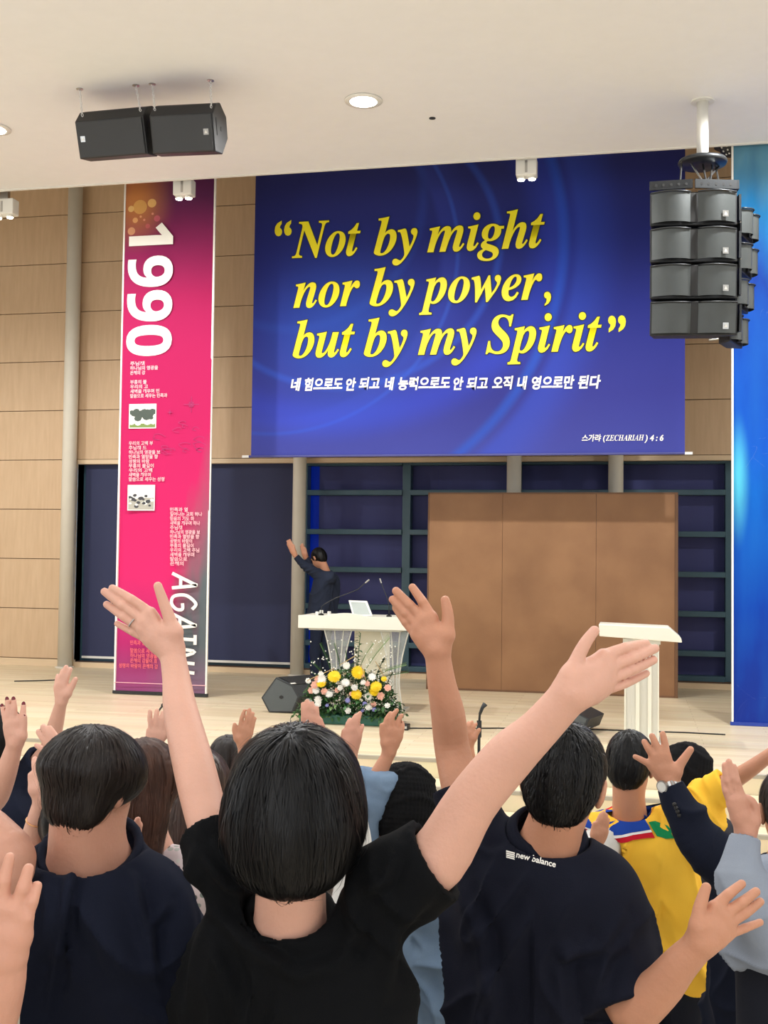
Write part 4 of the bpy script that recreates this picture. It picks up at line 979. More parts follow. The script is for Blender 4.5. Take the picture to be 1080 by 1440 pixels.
def person(label, head, d, yaw=0, pitch=10, roll_=0, hs=1., arms=(), style='short', hair=HB, sk=0, top=None, top_name='shirt', bottom=None,
           h=.006, neck=None, bulk=1., sleeve=.55, fold=.007, nstr=300, seed=1, neckline=True, lower=True, hem=.0, torso_yaw=0, sh=None, group=None, L=(.04, .09), pel=None, nr=1., slw=1., hide_top=False, folds=()):
    rng = np.random.default_rng(seed); Hc = D(head[0], head[1], d); Mh = frame(yaw, pitch, roll_); Mt = frame(torso_yaw if torso_yaw is not None else yaw)
    Rt, Ft = Mt[:, 0], Mt[:, 1]; UP = np.array([0, 0, 1.])
    N0 = D(*neck) if neck else Hc+Mh @ np.array([0, -.025, -.10])*hs-UP*.07*hs-Ft*.01
    fz = ZS if d > 9 else floorz(N0[1]); Hn = N0[2]-fz
    Pv = np.array(D(*pel)) if pel else N0-UP*Hn*.37
    t = thing('person', (Pv[0], Pv[1], fz), label, 'person', group)
    X = lambda p: Hc+Mh @ (np.array(p)*hs)
    # --- core: head, neck, upper chest (under the clothes)
    lo = np.minimum(np.minimum(Hc-.15, N0-.25), Pv-.2); hi = np.maximum(np.maximum(Hc+.16, N0+.25), Pv+.2)
    g = SDF(lo, hi, max(h, .0042))
    g.ell(X((0, -.012, .03)), np.array((.074, .093, .09))*hs, Mh, .01); g.ell(X((0, .028, -.03)), np.array((.060, .070, .082))*hs, Mh, .02)
    g.ell(X((0, .062, -.09)), np.array((.028, .03, .025))*hs, Mh, .02); g.cap(X((0, .094, .008)), X((0, .108, -.03)), .007, .012, .01)
    g.cap(X((-.035, .080, .026)), X((.035, .080, .026)), .011, .011, .012); g.cap(X((-.018, .088, -.060)), X((.018, .088, -.060)), .008, .008, .008)
    for s in (-1, 1):
        g.ell(X((s*.031, .102, .006)), (.017, .014, .011), Mh, .008, 's')
        e = frame(0, 0, 0); Me = Mh @ frame(s*22, 0, s*8)
        g.ell(X((s*.082, -.008, -.005)), np.array((.010, .020, .033))*hs, Me, .006)
        g.ell(X((s*.093, -.002, -.002)), np.array((.008, .012, .020))*hs, Me, .004, 's')
    nb = N0-UP*.03; g.cap(X((0, -.028, -.055)), nb, .053*hs*nr, .062*nr, .025)
    S_ = []
    for i, s in enumerate((-1, 1)):
        sp = None
        for a in arms:
            if a['side'] == s: sp = D(*a['pts'][0][:3])
        if sp is None: sp = (D(*sh[i]) if sh else N0+Rt*s*.175*bulk-UP*.065)
        S_.append(sp)
    for sp in S_:
        if sp[2] < N0[2]-.03: g.cap(N0-UP*.09, sp*.75+N0*.25-UP*.06, .034, .03, .02)
    g.cap(N0-UP*.1, Pv, .085*bulk, .09*bulk, .05)
    parts = [g.mesh()]; outs_all = []; AR = []
    for a in arms:
        V, F, P, R, outs = arm_mesh(a, a.get('h', h)); parts.append((V, F)); AR.append((a, P, R)); outs_all.append((a, outs))
    body = fastmesh('body', parts, SK[sk], t)
    for s in (-1, 1): MB().ell(X((s*.031, .083, .006)), (.0095*hs,)*3, 10, 8).build('eye', EYE, t, smooth=True)
    for a, outs in outs_all:
        if a.get('nails'):
            for pts, r in outs[:5]:
                p = pts[-1]; q = pts[-2]; dr = (p-q)/np.linalg.norm(p-q); tc = CC-p; tc = tc-dr*(tc@dr); tc /= np.linalg.norm(tc)
                if a['nails'] < 0: tc = -tc
                Mx = np.stack([np.cross(dr, tc), dr, tc], 1); c = p+dr*r*.15+tc*r*.62; mb = MB()
                vs = [tuple(c+Mx @ np.array([r*.62*math.cos(w)*rr_, r*.8*math.sin(w)*rr_, -r*.25*rr_*rr_+r*.2])) for rr_ in (1, .6, .2) for w in np.linspace(0, 2*math.pi, 9)[:-1]]
                fs = [(i*8+j, i*8+(j+1) % 8, (i+1)*8+(j+1) % 8, (i+1)*8+j) for i in range(2) for j in range(8)]+[tuple(range(16, 24))]
                mb.add(vs, fs).build('fingernail', a.get('nailmat', NAIL), body, smooth=True)
    # --- shirt
    if top is not None:
        lo = np.minimum.reduce([N0, Pv, *S_])-.26; hi = np.maximum.reduce([N0, Pv, *S_])+.26
        for a, P, R in AR:
            for p in P: lo = np.minimum(lo, p-.12) if a.get('long') else lo; hi = np.maximum(hi, p+.12) if a.get('long') else hi
        lo[2] = Pv[2]-.12
        gs = SDF(lo, hi, max(h, .0055))
        sm = (S_[0]+S_[1])/2; sv = (S_[1]-S_[0])/2; sv2 = sv.copy(); sv2[2] *= .4
        nL = 9
        for i in range(nL):
            q = i/(nL-1); c = (N0-UP*.10)*(1-q)+Pv*q+Ft*.0; wd_ = .105*(1-.12*math.sin(q*3)) if q < .8 else .105
            r_ = (.100+.018*math.sin(q*2.6))*bulk
            gs.cap(c-Rt*wd_*bulk, c+Rt*wd_*bulk, r_, r_, .05)
        for s_, sp in zip((-1, 1), S_):
            gs.cap(N0-UP*.055-Ft*.01, sp, .052*bulk, .062*bulk*slw, .05)
            gs.cap(N0-UP*.16+Rt*s_*.07, sp-UP*.03, .085*bulk, .066*bulk*slw, .05)
        na0 = X((0, -.028, -.055))-nb; na0 /= np.linalg.norm(na0)
        if neckline: gs.cap(N0-UP*.07, N0-na0*.012, .088*nr, .074*nr, .045)
        cuffs = []
        for a, P, R in AR:
            if a.get('long'):                                  # sleeve to the wrist
                Q = P[:-1]+[P[-2]+(P[-1]-P[-2])*.85]; RR = [r+.014*slw for r in R[:-1]]+[R[-1]+.012]
                gs.chain(Q, RR, .03); end = Q[-1]; dr = P[-1]-P[-2]; dr /= np.linalg.norm(dr); rend = R[-1]
            else:
                f = a.get('sl', sleeve); ln = [0]
                for i in range(len(P)-1): ln.append(ln[-1]+np.linalg.norm(P[i+1]-P[i]))
                tgt = f*.30; i = max(0, min(len(P)-2, int(np.searchsorted(ln, tgt))-1)); q = (tgt-ln[i])/(ln[i+1]-ln[i]); end = P[i]+(P[i+1]-P[i])*q
                dr = P[i+1]-P[i]; dr /= np.linalg.norm(dr); rend = R[i]+(R[i+1]-R[i])*q
                Q = P[:i+1]+[end+dr*.02]; RR = [r+.012+.010*slw for r in R[:i+1]]+[rend+.014+.012*slw]
                gs.chain(Q, RR, .035)
            cuffs.append((end, dr, rend))
        for end, dr, rend in cuffs:
            gs.cyl(end, end+dr*.12, rend+.05, 0, 's'); gs.cyl(end-dr*.03, end+dr*.01, rend+.004, 0, 's')
        if neckline:
            na = X((0, -.028, -.055))-nb; na /= np.linalg.norm(na)
            gs.cyl(N0-na*.012, N0+na*.2, .082*nr, .008, 's'); gs.cyl(N0-na*.03, N0+na*.01, .066*nr, .006, 's')
        gs.plane(Pv-UP*(.08-hem), -UP)
        V, F = gs.mesh(); N_ = vnormals(V, F)
        q = (V-Pv) @ Mt; wrp = (vn(q*4+seed)-.5)*2
        sgn = np.sign(q[:, 0]); f1 = vn(np.stack([q[:, 0]*7+wrp*1.5+seed+q[:, 2]*2.5*sgn, q[:, 1]*6, q[:, 2]*2.2+wrp], 1)); f2 = vn(np.stack([q[:, 0]*12+q[:, 2]*9*sgn+wrp, q[:, 1]*10, q[:, 2]*4-q[:, 0]*6*sgn+seed], 1))
        fac = np.clip((np.linalg.norm(V-N0, axis=1)-.085)/.06, 0, 1) if neckline else 1.
        for end, dr, rend in cuffs: fac = fac*np.clip((np.linalg.norm(V-end, axis=1)-rend-.015)/.06, 0, 1)
        V = V+N_*(fac*1.)[:, None]*(((1-np.abs(2*f1-1))**4-.2)*fold*1.7+((1-np.abs(2*f2-1))**3-.25)*fold*.9)[:, None]
        if folds:                                      # individual creases, ridge beside a groove
            z = (V-CC) @ CF; px_ = 540+FPX*((V-CC) @ CR)/z; py_ = 720-FPX*((V-CC) @ CU)/z; N_ = vnormals(V, F); face = np.clip(((CC-V)*N_).sum(1)/np.linalg.norm(CC-V, axis=1)*2, 0, 1)
            for pl, w, amp in folds:
                best = np.full(len(V), 1e9); sd = np.zeros(len(V)); tt = np.zeros(len(V)); n_ = len(pl)-1
                for i in range(n_):
                    (x0_, y0_), (x1_, y1_) = pl[i], pl[i+1]; dx, dy = x1_-x0_, y1_-y0_; L2 = dx*dx+dy*dy
                    q = np.clip(((px_-x0_)*dx+(py_-y0_)*dy)/L2, 0, 1); ex, ey = px_-x0_-q*dx, py_-y0_-q*dy; dd_ = np.hypot(ex, ey)
                    m_ = dd_ < best; best = np.where(m_, dd_, best); sd = np.where(m_, np.sign(ex*dy-ey*dx), sd); tt = np.where(m_, (i+q)/n_, tt)
                s_ = sd*best/w; env_ = np.sin(np.pi*np.clip(tt, .04, .96))**.6
                V = V+N_*(face*env_*amp*(np.exp(-s_**2*1.2)-.8*np.exp(-(s_-1.6)**2)))[:, None]
        so = fastmesh(top_name, [(V, F)], top, t)
        if neckline:
            na = X((0, -.028, -.055))-nb; na /= np.linalg.norm(na); a1 = np.cross(na, Ft); a1 /= np.linalg.norm(a1); a2 = np.cross(a1, na)
            rr_ = .071*nr; pts = [N0-na*.012+(a1*math.cos(w)+a2*math.sin(w))*rr_ for w in np.linspace(0, 2*math.pi, 25)]
            MB().tube(pts, .0085, 8, cap=False).build('collar', top, so, smooth=True)
    if lower:
        bm_ = bottom or cloth('dark_trousers', (34, 36, 44)); g = SDF(np.array([Pv[0]-.3, Pv[1]-.3, fz]), np.array([Pv[0]+.3, Pv[1]+.3, Pv[2]+.1]), .012)
        g.cap(Pv-Rt*.07, Pv+Rt*.07, .115*bulk, .115*bulk, .04)
        for s in (-1, 1):
            hp = Pv+Rt*s*.085-UP*.06; kn = np.array([hp[0], hp[1], fz+(Pv[2]-fz)*.5])+Ft*.02; an = np.array([hp[0], hp[1], fz+.10])+Rt*s*.02
            g.cap(hp, kn, .088*bulk, .062, .04); g.cap(kn, an, .062, .055, .04)
        g.plane((0, 0, fz+.055), (0, 0, -1)); fastmesh('trousers', [g.mesh()], bm_, t)
        for s in (-1, 1):
            an = np.array([Pv[0], Pv[1], fz])+Rt*s*.105; g = SDF(an-np.array([.2, .2, 0]), an+np.array([.2, .2, .12]), .01)
            g.cap(an+UP*.04-Ft*.03, an+UP*.035+Ft*.14, .038, .034, .02); g.cap(an+UP*.05-Ft*.02, an+UP*.09, .04, .04, .02); g.plane((0, 0, fz+.002), (0, 0, -1))
            fastmesh('shoe', [g.mesh()], M['cable'], t)
    ho = make_hair(t, style, Hc, Mh, hs, hair, max(h, .0036), nstr, rng, L) if style else None
    return t, dict(Hc=Hc, Mh=Mh, N=N0, P=Pv, S=S_, body=body, X=X, AR=AR, Mt=Mt, hair=ho)
def watch(parent, arm, m=METAL, frac=.93, name='wristwatch', r=.010):
    a, P, R = arm; c = P[-2]+(P[-1]-P[-2])*frac; dr = P[-1]-P[-2]; dr /= np.linalg.norm(dr); u = CC-c; u = u-dr*(u@dr); u /= np.linalg.norm(u); v = np.cross(dr, u); R_ = R[-1]+.004
    w = MB()
    for k in range(22):
        an = 2*math.pi*k/22; p = c+(u*math.cos(an)+v*math.sin(an))*R_; n = u*math.cos(an)+v*math.sin(an); tn = np.cross(dr, n)
        w.prism([Vector(p+dr*r*.8+tn*R_*.12), Vector(p+dr*r*.8-tn*R_*.12), Vector(p-dr*r*.8-tn*R_*.12), Vector(p-dr*r*.8+tn*R_*.12)], Vector(-n*.001), Vector(n*.0025))
    b = w.build('watch_strap', m, parent); b['kind'] = 'stuff'
    nn = u*.8+v*-.6; q = c+nn*(R_+.001); e1 = dr; e2 = np.cross(nn, dr)
    cs = MB().prism([Vector(q+(e1*math.cos(k*math.pi/8)+e2*math.sin(k*math.pi/8))*.018) for k in range(16)], Vector(-nn*.002), Vector(nn*.008)).build('watch_case', m, parent)
    MB().prism([Vector(q+nn*.0085+(e1*math.cos(k*math.pi/8)+e2*math.sin(k*math.pi/8))*.014) for k in range(16)], Vector(nn*0), Vector(nn*.001)).build('watch_dial', M['white'], cs)
    return cs
def ring(parent, c, ax, r, m=METAL):
    ax = np.array(ax)/np.linalg.norm(ax); u = np.cross(ax, [.3, .2, 1]); u /= np.linalg.norm(u); v = np.cross(ax, u)
    return MB().tube([np.array(c)+(u*math.cos(w)+v*math.sin(w))*r for w in np.linspace(0, 2*math.pi, 17)], min(r*.16, .0016), 6, cap=False).build('finger_ring', m, parent, smooth=True)

# ---------------------------------------------------------------- the crowd
H = hand_px
BLACKC = cloth('black_cotton', (13, 14, 16)); NAVYP = cloth('navy_pique', (24, 26, 38)); NAVYC = cloth('navy_cotton', (27, 31, 46)); SUIT = cloth('navy_suit_wool', (26, 30, 44)); DARK = cloth('dark_trousers', (30, 32, 40))
LA = dict(side=-1, pts=[(312, 1216, 1.80, 31), (290, 1146, 1.86, 30), (272, 1075, 1.92, 29), (254, 1000, 1.99, 24), (248, 955, 2.03, 19.5), (242, 916, 2.06, 17.5)], h=.0024, nails=0, sl=.20,
          hand=dict(rf=6.3, dd=.02, F=[[(212, 862), (185, 843), (158, 827)], [(202, 873), (172, 851), (147, 832)], [(200, 885), (174, 867), (150, 850)], [(207, 899), (187, 889), (165, 877)]], th=[(245, 889), (237, 866), (229, 844), (222, 824)]))
RA = dict(side=1, pts=[(556, 1244, 1.76, 46), (614, 1208, 1.75, 43), (662, 1130, 1.73, 37), (715, 1066, 1.70, 35), (758, 1025, 1.67, 29), (806, 972, 1.64, 27)], h=.0024, sl=.25,
          hand=dict(rf=7.5, dd=.05, F=[[(848, 922), (880, 911), (908, 905)], [(855, 938), (890, 925), (921, 912)], [(856, 955), (890, 942), (919, 928)], [(850, 971), (880, 961), (909, 947)]], th=[(806, 948), (812, 926), (824, 903), (836, 887)]))
P1, i1 = person('woman with a black bob in a black T-shirt, both arms raised, foremost in the crowd', (418, 1130), 1.75, yaw=3, pitch=0, hs=1.0, arms=(LA, RA), style='bob', hair=HB, sk=2,
            top=BLACKC, top_name='t_shirt', h=.004, neck=(408, 1276, 1.79), bulk=.76, nstr=6500, seed=2, L=(.06, .14), pel=(432, 1640, 1.85), nr=.93, fold=.018, slw=.45,
            folds=(([(282, 1200), (320, 1246), (372, 1262)], 9, .013), ([(276, 1240), (310, 1290), (350, 1330), (420, 1372), (490, 1350)], 12, .013), ([(300, 1185), (330, 1225), (366, 1250)], 7, .010), ([(290, 1320), (320, 1380), (340, 1440)], 13, .013),
                   ([(486, 1250), (500, 1310), (470, 1370)], 12, .010), ([(600, 1260), (556, 1310), (540, 1400)], 12, .013), ([(560, 1190), (540, 1240), (500, 1262)], 9, .009)))
ring(i1['body'], D(186, 875, 2.066), D(201, 884, 2.066)-D(175, 866, 2.066), .0096)
PL = dict(side=-1, pts=[(672, 1190, 2.28, 34), (652, 1120, 2.32, 29), (636, 1053, 2.36, 25), (630, 1005, 2.34, 24), (621, 960, 2.32, 20), (615, 916, 2.31, 17.5)], h=.0026, sl=.40,
          hand=dict(rf=6.6, dd=.02, F=[[(607, 868), (594, 846), (580, 826)], [(595, 871), (576, 851), (557, 831)], [(587, 881), (570, 862), (552, 843)], [(585, 893), (570, 875), (556, 855)]], th=[(627, 893), (630, 875), (629, 858), (626, 844)]))
PR = dict(side=1, pts=[(838, 1262, 2.22, 33), (866, 1340, 2.18, 34), (886, 1416, 2.12, 33), (925, 1392, 2.08, 30), (957, 1355, 2.05, 25), (986, 1326, 2.03, 21)], h=.0026, sl=.68,
          hand=dict(rf=7.2, dd=.03, F=[[(1004, 1276), (1024, 1258), (1043, 1243)], [(1016, 1287), (1042, 1270), (1063, 1254)], [(1023, 1299), (1048, 1284), (1069, 1268)], [(1026, 1313), (1048, 1305), (1069, 1297)]], th=[(984, 1302), (983, 1283), (988, 1263), (993, 1248)]))
P2, i2 = person('man with short black hair in a navy polo shirt, left arm raised high', (793, 1103), 2.2, yaw=-8, pitch=8, roll_=6, hs=.90, arms=(PL, PR), style='crop', hair=HB, sk=1,
            top=NAVYP, top_name='polo_shirt', h=.0042, neck=(771, 1172, 2.22), slw=.75, bulk=.86, nstr=4500, seed=5, L=(.02, .04), pel=(758, 1560, 2.28), fold=.016, folds=(([(872, 1290), (846, 1330), (800, 1345), (790, 1330)], 10, .012), ([(812, 1322), (786, 1352), (792, 1440)], 12, .013), ([(650, 1180), (690, 1200), (712, 1196)], 8, .008), ([(640, 1240), (676, 1320), (690, 1430)], 12, .012), ([(880, 1320), (850, 1350), (838, 1400)], 10, .012)))
# print on the back of the polo, folded collar
def on_back(px, py, tilt):
    """small frame on the shirt back: marches from the camera ray to the cloth surface"""
    so = [c for c in i2['body'].parent.children if c.name.startswith('polo_shirt')][0]
    from mathutils.bvhtree import BVHTree
    bv = BVHTree.FromPolygons([v.co for v in so.data.vertices], [p.vertices for p in so.data.polygons])
    def f(x, y):
        r = ray(x, y); hit, n, i, d = bv.ray_cast(Vector(CC), Vector(r).normalized())
        return (hit+n*.0012) if hit else Vector(D(x, y, 2.1))
    return f, so
fb, so = on_back(0, 0, 0)
def shirt_text(s, px0, px1, py, hpx, slope, off=0.):
    o = text('shirt_lettering', s, M['wprint'], so, lambda u, v: (u, 0, v), 1., off=off)
    vx = np.array([v.co[:] for v in o.data.vertices]); a, b = vx[:, 0].min(), vx[:, 0].max()
    for v in o.data.vertices:
        q = (v.co.x-a)/(b-a); x = px0+(px1-px0)*q; v.co = fb(x+v.co.z*hpx*.18, py+slope*(x-px0)-v.co.z*hpx)
    return o
shirt_text('new balance', 726, 781, 1205.5, 11.5, .26, .022)
mb = MB()
for k in range(4):
    y = 1196+k*2.7; pts = [fb(712+k*.1+x, y+x*.26+.0) for x in (0, 12.5-k*.4)]+[fb(712+x, y+1.9+x*.26) for x in (12.5, 0)]
    mb.add(pts, [(0, 1, 2, 3)])
e_ = mb.build('shirt_emblem', M['wprint'], so); e_['kind'] = 'stuff'
N = i2['N']; X = i2['X']; Mt = i2['Mt']; na = X((0, -.028, -.055))-(N-np.array([0, 0, .03])); na /= np.linalg.norm(na)
a1 = np.cross(na, Mt[:, 1]); a1 /= np.linalg.norm(a1); a2 = np.cross(a1, na); vs = []
for w in np.linspace(math.radians(-245), math.radians(65), 33):
    c, s_ = math.cos(w), math.sin(w)
    for rr, hh in ((.062, .010), (.066, .016), (.076, .006), (.090, -.024), (.087, -.027)): vs.append(N+(a1*c+a2*s_)*rr+na*hh)
nn = 33; fs = [(i*5+j, i*5+j+1, (i+1)*5+j+1, (i+1)*5+j) for i in range(nn-1) for j in range(4)]
MB().add(vs, fs).build('folded_collar', NAVYP, so, smooth=True)
# man with the mop of hair
NRt = dict(side=1, pts=[(210, 1268, 2.02, 31), (246, 1340, 2.02, 32), (262, 1430, 2.02, 30), (232, 1350, 2.22, 25), (198, 1258, 2.24, 19), (189, 1216, 2.20, 15)], h=.004, sl=.95,
          hand=dict(rf=5.0, dd=-.02, F=[[(188, 1182), (189, 1166), (194, 1152)], [(190, 1186), (193, 1172), (197, 1160)], [(190, 1192), (193, 1182), (196, 1174)], [(188, 1196), (190, 1190), (193, 1184)]], th=[(180, 1196), (176, 1188), (176, 1178), (178, 1170)]))
NLt = dict(side=-1, pts=[(80, 1262, 2.02, 33), (56, 1340, 2.02, 32), (50, 1430, 2.02, 30), (80, 1340, 2.22, 25), (106, 1240, 2.24, 20), (112, 1190, 2.2, 17)], h=.004, sl=.95)
P3, i3 = person('man with thick dark hair, head bowed, in a plain navy T-shirt at the left', (133, 1106), 2.0, yaw=-14, pitch=16, hs=.82, arms=(NRt, NLt), style='mop', hair=HD, sk=0,
            top=NAVYC, top_name='t_shirt', h=.0042, neck=(126, 1186, 2.02), bulk=.84, nstr=6000, seed=8, L=(.05, .1), pel=(158, 1590, 2.06), nr=1.2, fold=.016, folds=(([(140, 1186), (106, 1210), (92, 1262), (82, 1340), (64, 1440)], 8, .014), ([(184, 1236), (192, 1268), (206, 1330), (226, 1400)], 10, .013), ([(236, 1270), (214, 1300), (210, 1360)], 9, .010), ([(60, 1230), (70, 1280), (60, 1340)], 10, .009)))
# man in yellow
WH = cloth('white_cotton', (232, 230, 224)); YEL = cloth('yellow_jersey', (255, 204, 72), c2=(250, 192, 60))
YRt = dict(side=1, pts=[(978, 1150, 3.95, 17), (1000, 1118, 3.95, 16), (1030, 1098, 3.92, 13), (1060, 1078, 3.85, 11), (1095, 1052, 3.78, 8)], h=.005, sl=.55, hand=dict(H(1095, 1052, 50, 70, -1)[0:0] and {} or dict(rf=3.4, F=H(1095, 1052, 40, 70, -1)[0], th=H(1095, 1052, 40, 70, -1)[1])))
hx = H(832, 1168, 75, 34, 1, .1)
YLt = dict(side=-1, pts=[(852, 1180, 3.98, 14), (826, 1218, 3.90, 13), (816, 1234, 3.85, 12), (832, 1200, 3.78, 9.5), (844, 1178, 3.78, 8)], h=.005, sl=.05,
           hand=dict(rf=3.3, F=[[(838, 1166), (841, 1155), (845, 1145)], [(843, 1166), (846, 1154), (849, 1143)], [(848, 1167), (851, 1156), (853, 1146)], [(852, 1169), (854, 1160), (856, 1152)]], th=[(836, 1174), (835, 1166), (836, 1158)]))
P5, i5 = person('man in a yellow jersey with blue, red and green neckband, right arm raised', (886, 1078), 4.0, yaw=-12, pitch=14, hs=.97, arms=(YRt, YLt), style='short', hair=HB, sk=1,
            top=YEL, top_name='jersey', h=.006, neck=(886, 1142, 4.02), bulk=.94, nstr=900, seed=11, L=(.03, .06), pel=(925, 1350, 4.1), fold=.016, bottom=DARK)
N = i5['N']; X = i5['X']; Mt = i5['Mt']; na = X((0, -.028, -.055))-(N-np.array([0, 0, .03])); na /= np.linalg.norm(na); a1 = np.cross(na, Mt[:, 1]); a1 /= np.linalg.norm(a1); a2 = np.cross(a1, na)
jer = [c for c in P5.children if c.name.startswith('jersey')][0]
for c in list(jer.children): bpy.data.objects.remove(c)
from mathutils.bvhtree import BVHTree
_bv = BVHTree.FromPolygons([v.co for v in jer.data.vertices], [p.vertices for p in jer.data.polygons])
def band(nm, z0, z1, w0, w1, cc, lift=.004):
    vs = []; n = 24
    for w in np.radians(np.linspace(w0, w1, n)):
        dr = a1*math.cos(w)+a2*math.sin(w)
        for z in (z0, (z0+z1)/2, z1):
            o_ = N+na*z+dr*.2; hit = _bv.ray_cast(Vector(o_), Vector(-dr))[0]
            vs.append((hit if hit else Vector(N+na*z+dr*.078))+Vector(dr)*lift)
    MB().add(vs, [(i*3+j, i*3+j+1, (i+1)*3+j+1, (i+1)*3+j) for i in range(n-1) for j in range(2)]).build(nm, cloth(nm+'_rib', cc), jer, smooth=True)
band('blue_neckband', .022, -.002, -125, 60, (36, 70, 160), .008); band('white_neckband', -.002, -.008, -125, 60, (244, 242, 238), .009); band('red_neckband', -.008, -.022, -125, 60, (206, 34, 52), .008); band('green_neckband', .016, -.018, -180, -128, (30, 140, 84), .008)
# white left sleeve over the jersey
P_ = [D(x, y, d) for x, y, d, r in YLt['pts']]; g = SDF(np.min(P_, 0)-.12, np.max(P_, 0)+.12, .006); g.chain(P_[:4], [.062, .062, .056, .040], .02); g.cap(P_[0]+np.array([0, -.01, 0]), P_[0]+Mt[:, 0]*-.01-np.array([0, -.01, .16]), .058, .05, .04)
V, F = g.mesh(); V = V+vnormals(V, F)*((vn(V*22)-.5)*.014)[:, None]; fastmesh('white_sleeve', [(V, F)], WH, P5)
# person in a black cap behind the yellow jersey
P8, i8 = person('person in a black cap half hidden behind the yellow jersey', (966, 1092), 4.7, yaw=-60, pitch=20, hs=.95, arms=(), style='beanie', hair=cloth('black_cap', (24, 24, 26)), sk=1, top=cloth('charcoal_shirt', (60, 60, 66)), h=.009, nstr=0, seed=4)
hd = i8['X']; MB().prism([Vector(hd(p)) for p in ((-.07, .08, .03), (-.045, .16, .005), (0, .18, .0), (.045, .16, .005), (.07, .08, .03))], (0, 0, 0), (0, 0, .006)).build('cap_brim', cloth('black_cap_brim', (24, 24, 26)), P8)
# suited man with the watch, right edge
SL = dict(side=-1, pts=[(1052, 1256, 3.2, 33), (1018, 1218, 3.2, 29), (984, 1182, 3.22, 25), (962, 1146, 3.24, 20), (949, 1120, 3.26, 16), (941, 1101, 3.27, 13)], h=.004, long=True,
          hand=dict(rf=5.0, dd=.0, F=[[(937, 1062), (935, 1046), (932, 1032)], [(927, 1060), (922, 1047), (917, 1035)], [(919, 1064), (912, 1053), (906, 1043)], [(914, 1075), (903, 1069), (893, 1064)]], th=[(950, 1085), (957, 1074), (964, 1064), (971, 1054)]))
P6, i6 = person('man in a dark suit jacket, right edge, hand spread wide, silver watch', (1110, 1142), 3.3, yaw=10, pitch=5, hs=1.0, arms=(SL,), style='short', hair=HD, sk=1, top=SUIT, top_name='suit_jacket', h=.006, neck=(1104, 1215, 3.3), bulk=.95,
             nstr=900, seed=6, L=(.03, .05), pel=(1085, 1560, 3.35), fold=.012, slw=.75)
# watch sits between cuff and hand
watch(i6['body'], (SL, [D(x, y, d) for x, y, d, r in SL['pts']], [r*d/FPX for x, y, d, r in SL['pts']]), frac=.96)
for k in range(4): MB().ell(D(948.5+k*2.2+0, 1131+k*5.2, 3.19), (.006, .006, .006), 8, 6).build('sleeve_button', M['cable'], [c for c in P6.children if c.name.startswith('suit_jacket')][0])
# grey shirt arm
GS = cloth('grey_shirt', (150, 158, 170), c2=(140, 148, 162))
GL = dict(side=-1, pts=[(1092, 1330, 2.55, 30), (1062, 1290, 2.55, 29), (1046, 1245, 2.56, 24), (1044, 1205, 2.58, 19), (1049, 1172, 2.6, 14)], h=.0032, long=True,
          hand=dict(rf=5.0, dd=-.02, F=[[(1044, 1124), (1036, 1098), (1032, 1078)], [(1036, 1122), (1029, 1094), (1025, 1071)], [(1030, 1124), (1022, 1098), (1019, 1076)], [(1028, 1132), (1020, 1112), (1017, 1096)]], th=[(1060, 1154), (1062, 1140), (1058, 1128), (1051, 1122)]))
P7, i7 = person('person in pale grey shirt and dark trousers at the lower right edge', (1175, 1130), 2.6, yaw=8, pitch=5, arms=(GL,), style='short', hair=HB, sk=0, top=GS, top_name='shirt', h=.0055, neck=(1165, 1215, 2.6), bulk=.85,
             nstr=200, seed=9, pel=(1135, 1318, 2.62), fold=.012, slw=.6, hem=.02)
# knitted hem of someone in front of the polo man's hand
P18, i18 = person('person in a black top with two white hem stripes, in front of the grey-shirted one', (1150, 1105), 3.9, yaw=0, pitch=5, style='short', hair=HB, sk=1, top=cloth('black_knit', (22, 22, 26)), top_name='knit_top', h=.008, nstr=0, seed=12, neck=(1012, 1190, 3.7), pel=(1010, 1350, 3.72), bulk=.62, bottom=cloth('black_jeans', (22, 24, 32))) if False else (None, None)
# person in denim with a knit cap
DEN = cloth('pale_denim', (124, 146, 170), c2=(108, 130, 156), scale=12)
hR = H(550, 1062, 92, 62, -1, .14, .6)
DL = dict(side=-1, pts=[(524, 1212, 3.35, 23), (514, 1168, 3.32, 21), (519, 1120, 3.3, 16), (534, 1085, 3.3, 11.5), (547, 1060, 3.3, 9)], h=.004, sl=1.25, hand=dict(rf=3.7, dd=0, F=[[(545, 1028), (543, 1014), (549, 1003)], [(552, 1026), (551, 1010), (558, 999)], [(559, 1028), (560, 1014), (565, 1006)], [(563, 1036), (566, 1024), (566, 1016)]], th=[(542, 1045), (538, 1032), (537, 1020)]))
P9, i9 = person('person in a black knit cap and pale denim shirt at the centre', (571, 1140), 3.35, yaw=0, pitch=15, hs=.95, arms=(DL,), style='beanie', hair=cloth('black_knit_cap', (22, 22, 23)), sk=1, top=DEN, top_name='denim_shirt', h=.005,
             neck=(575, 1212, 3.38), bulk=1.0, nstr=0, seed=13, pel=(590, 1500, 3.4), fold=.016)
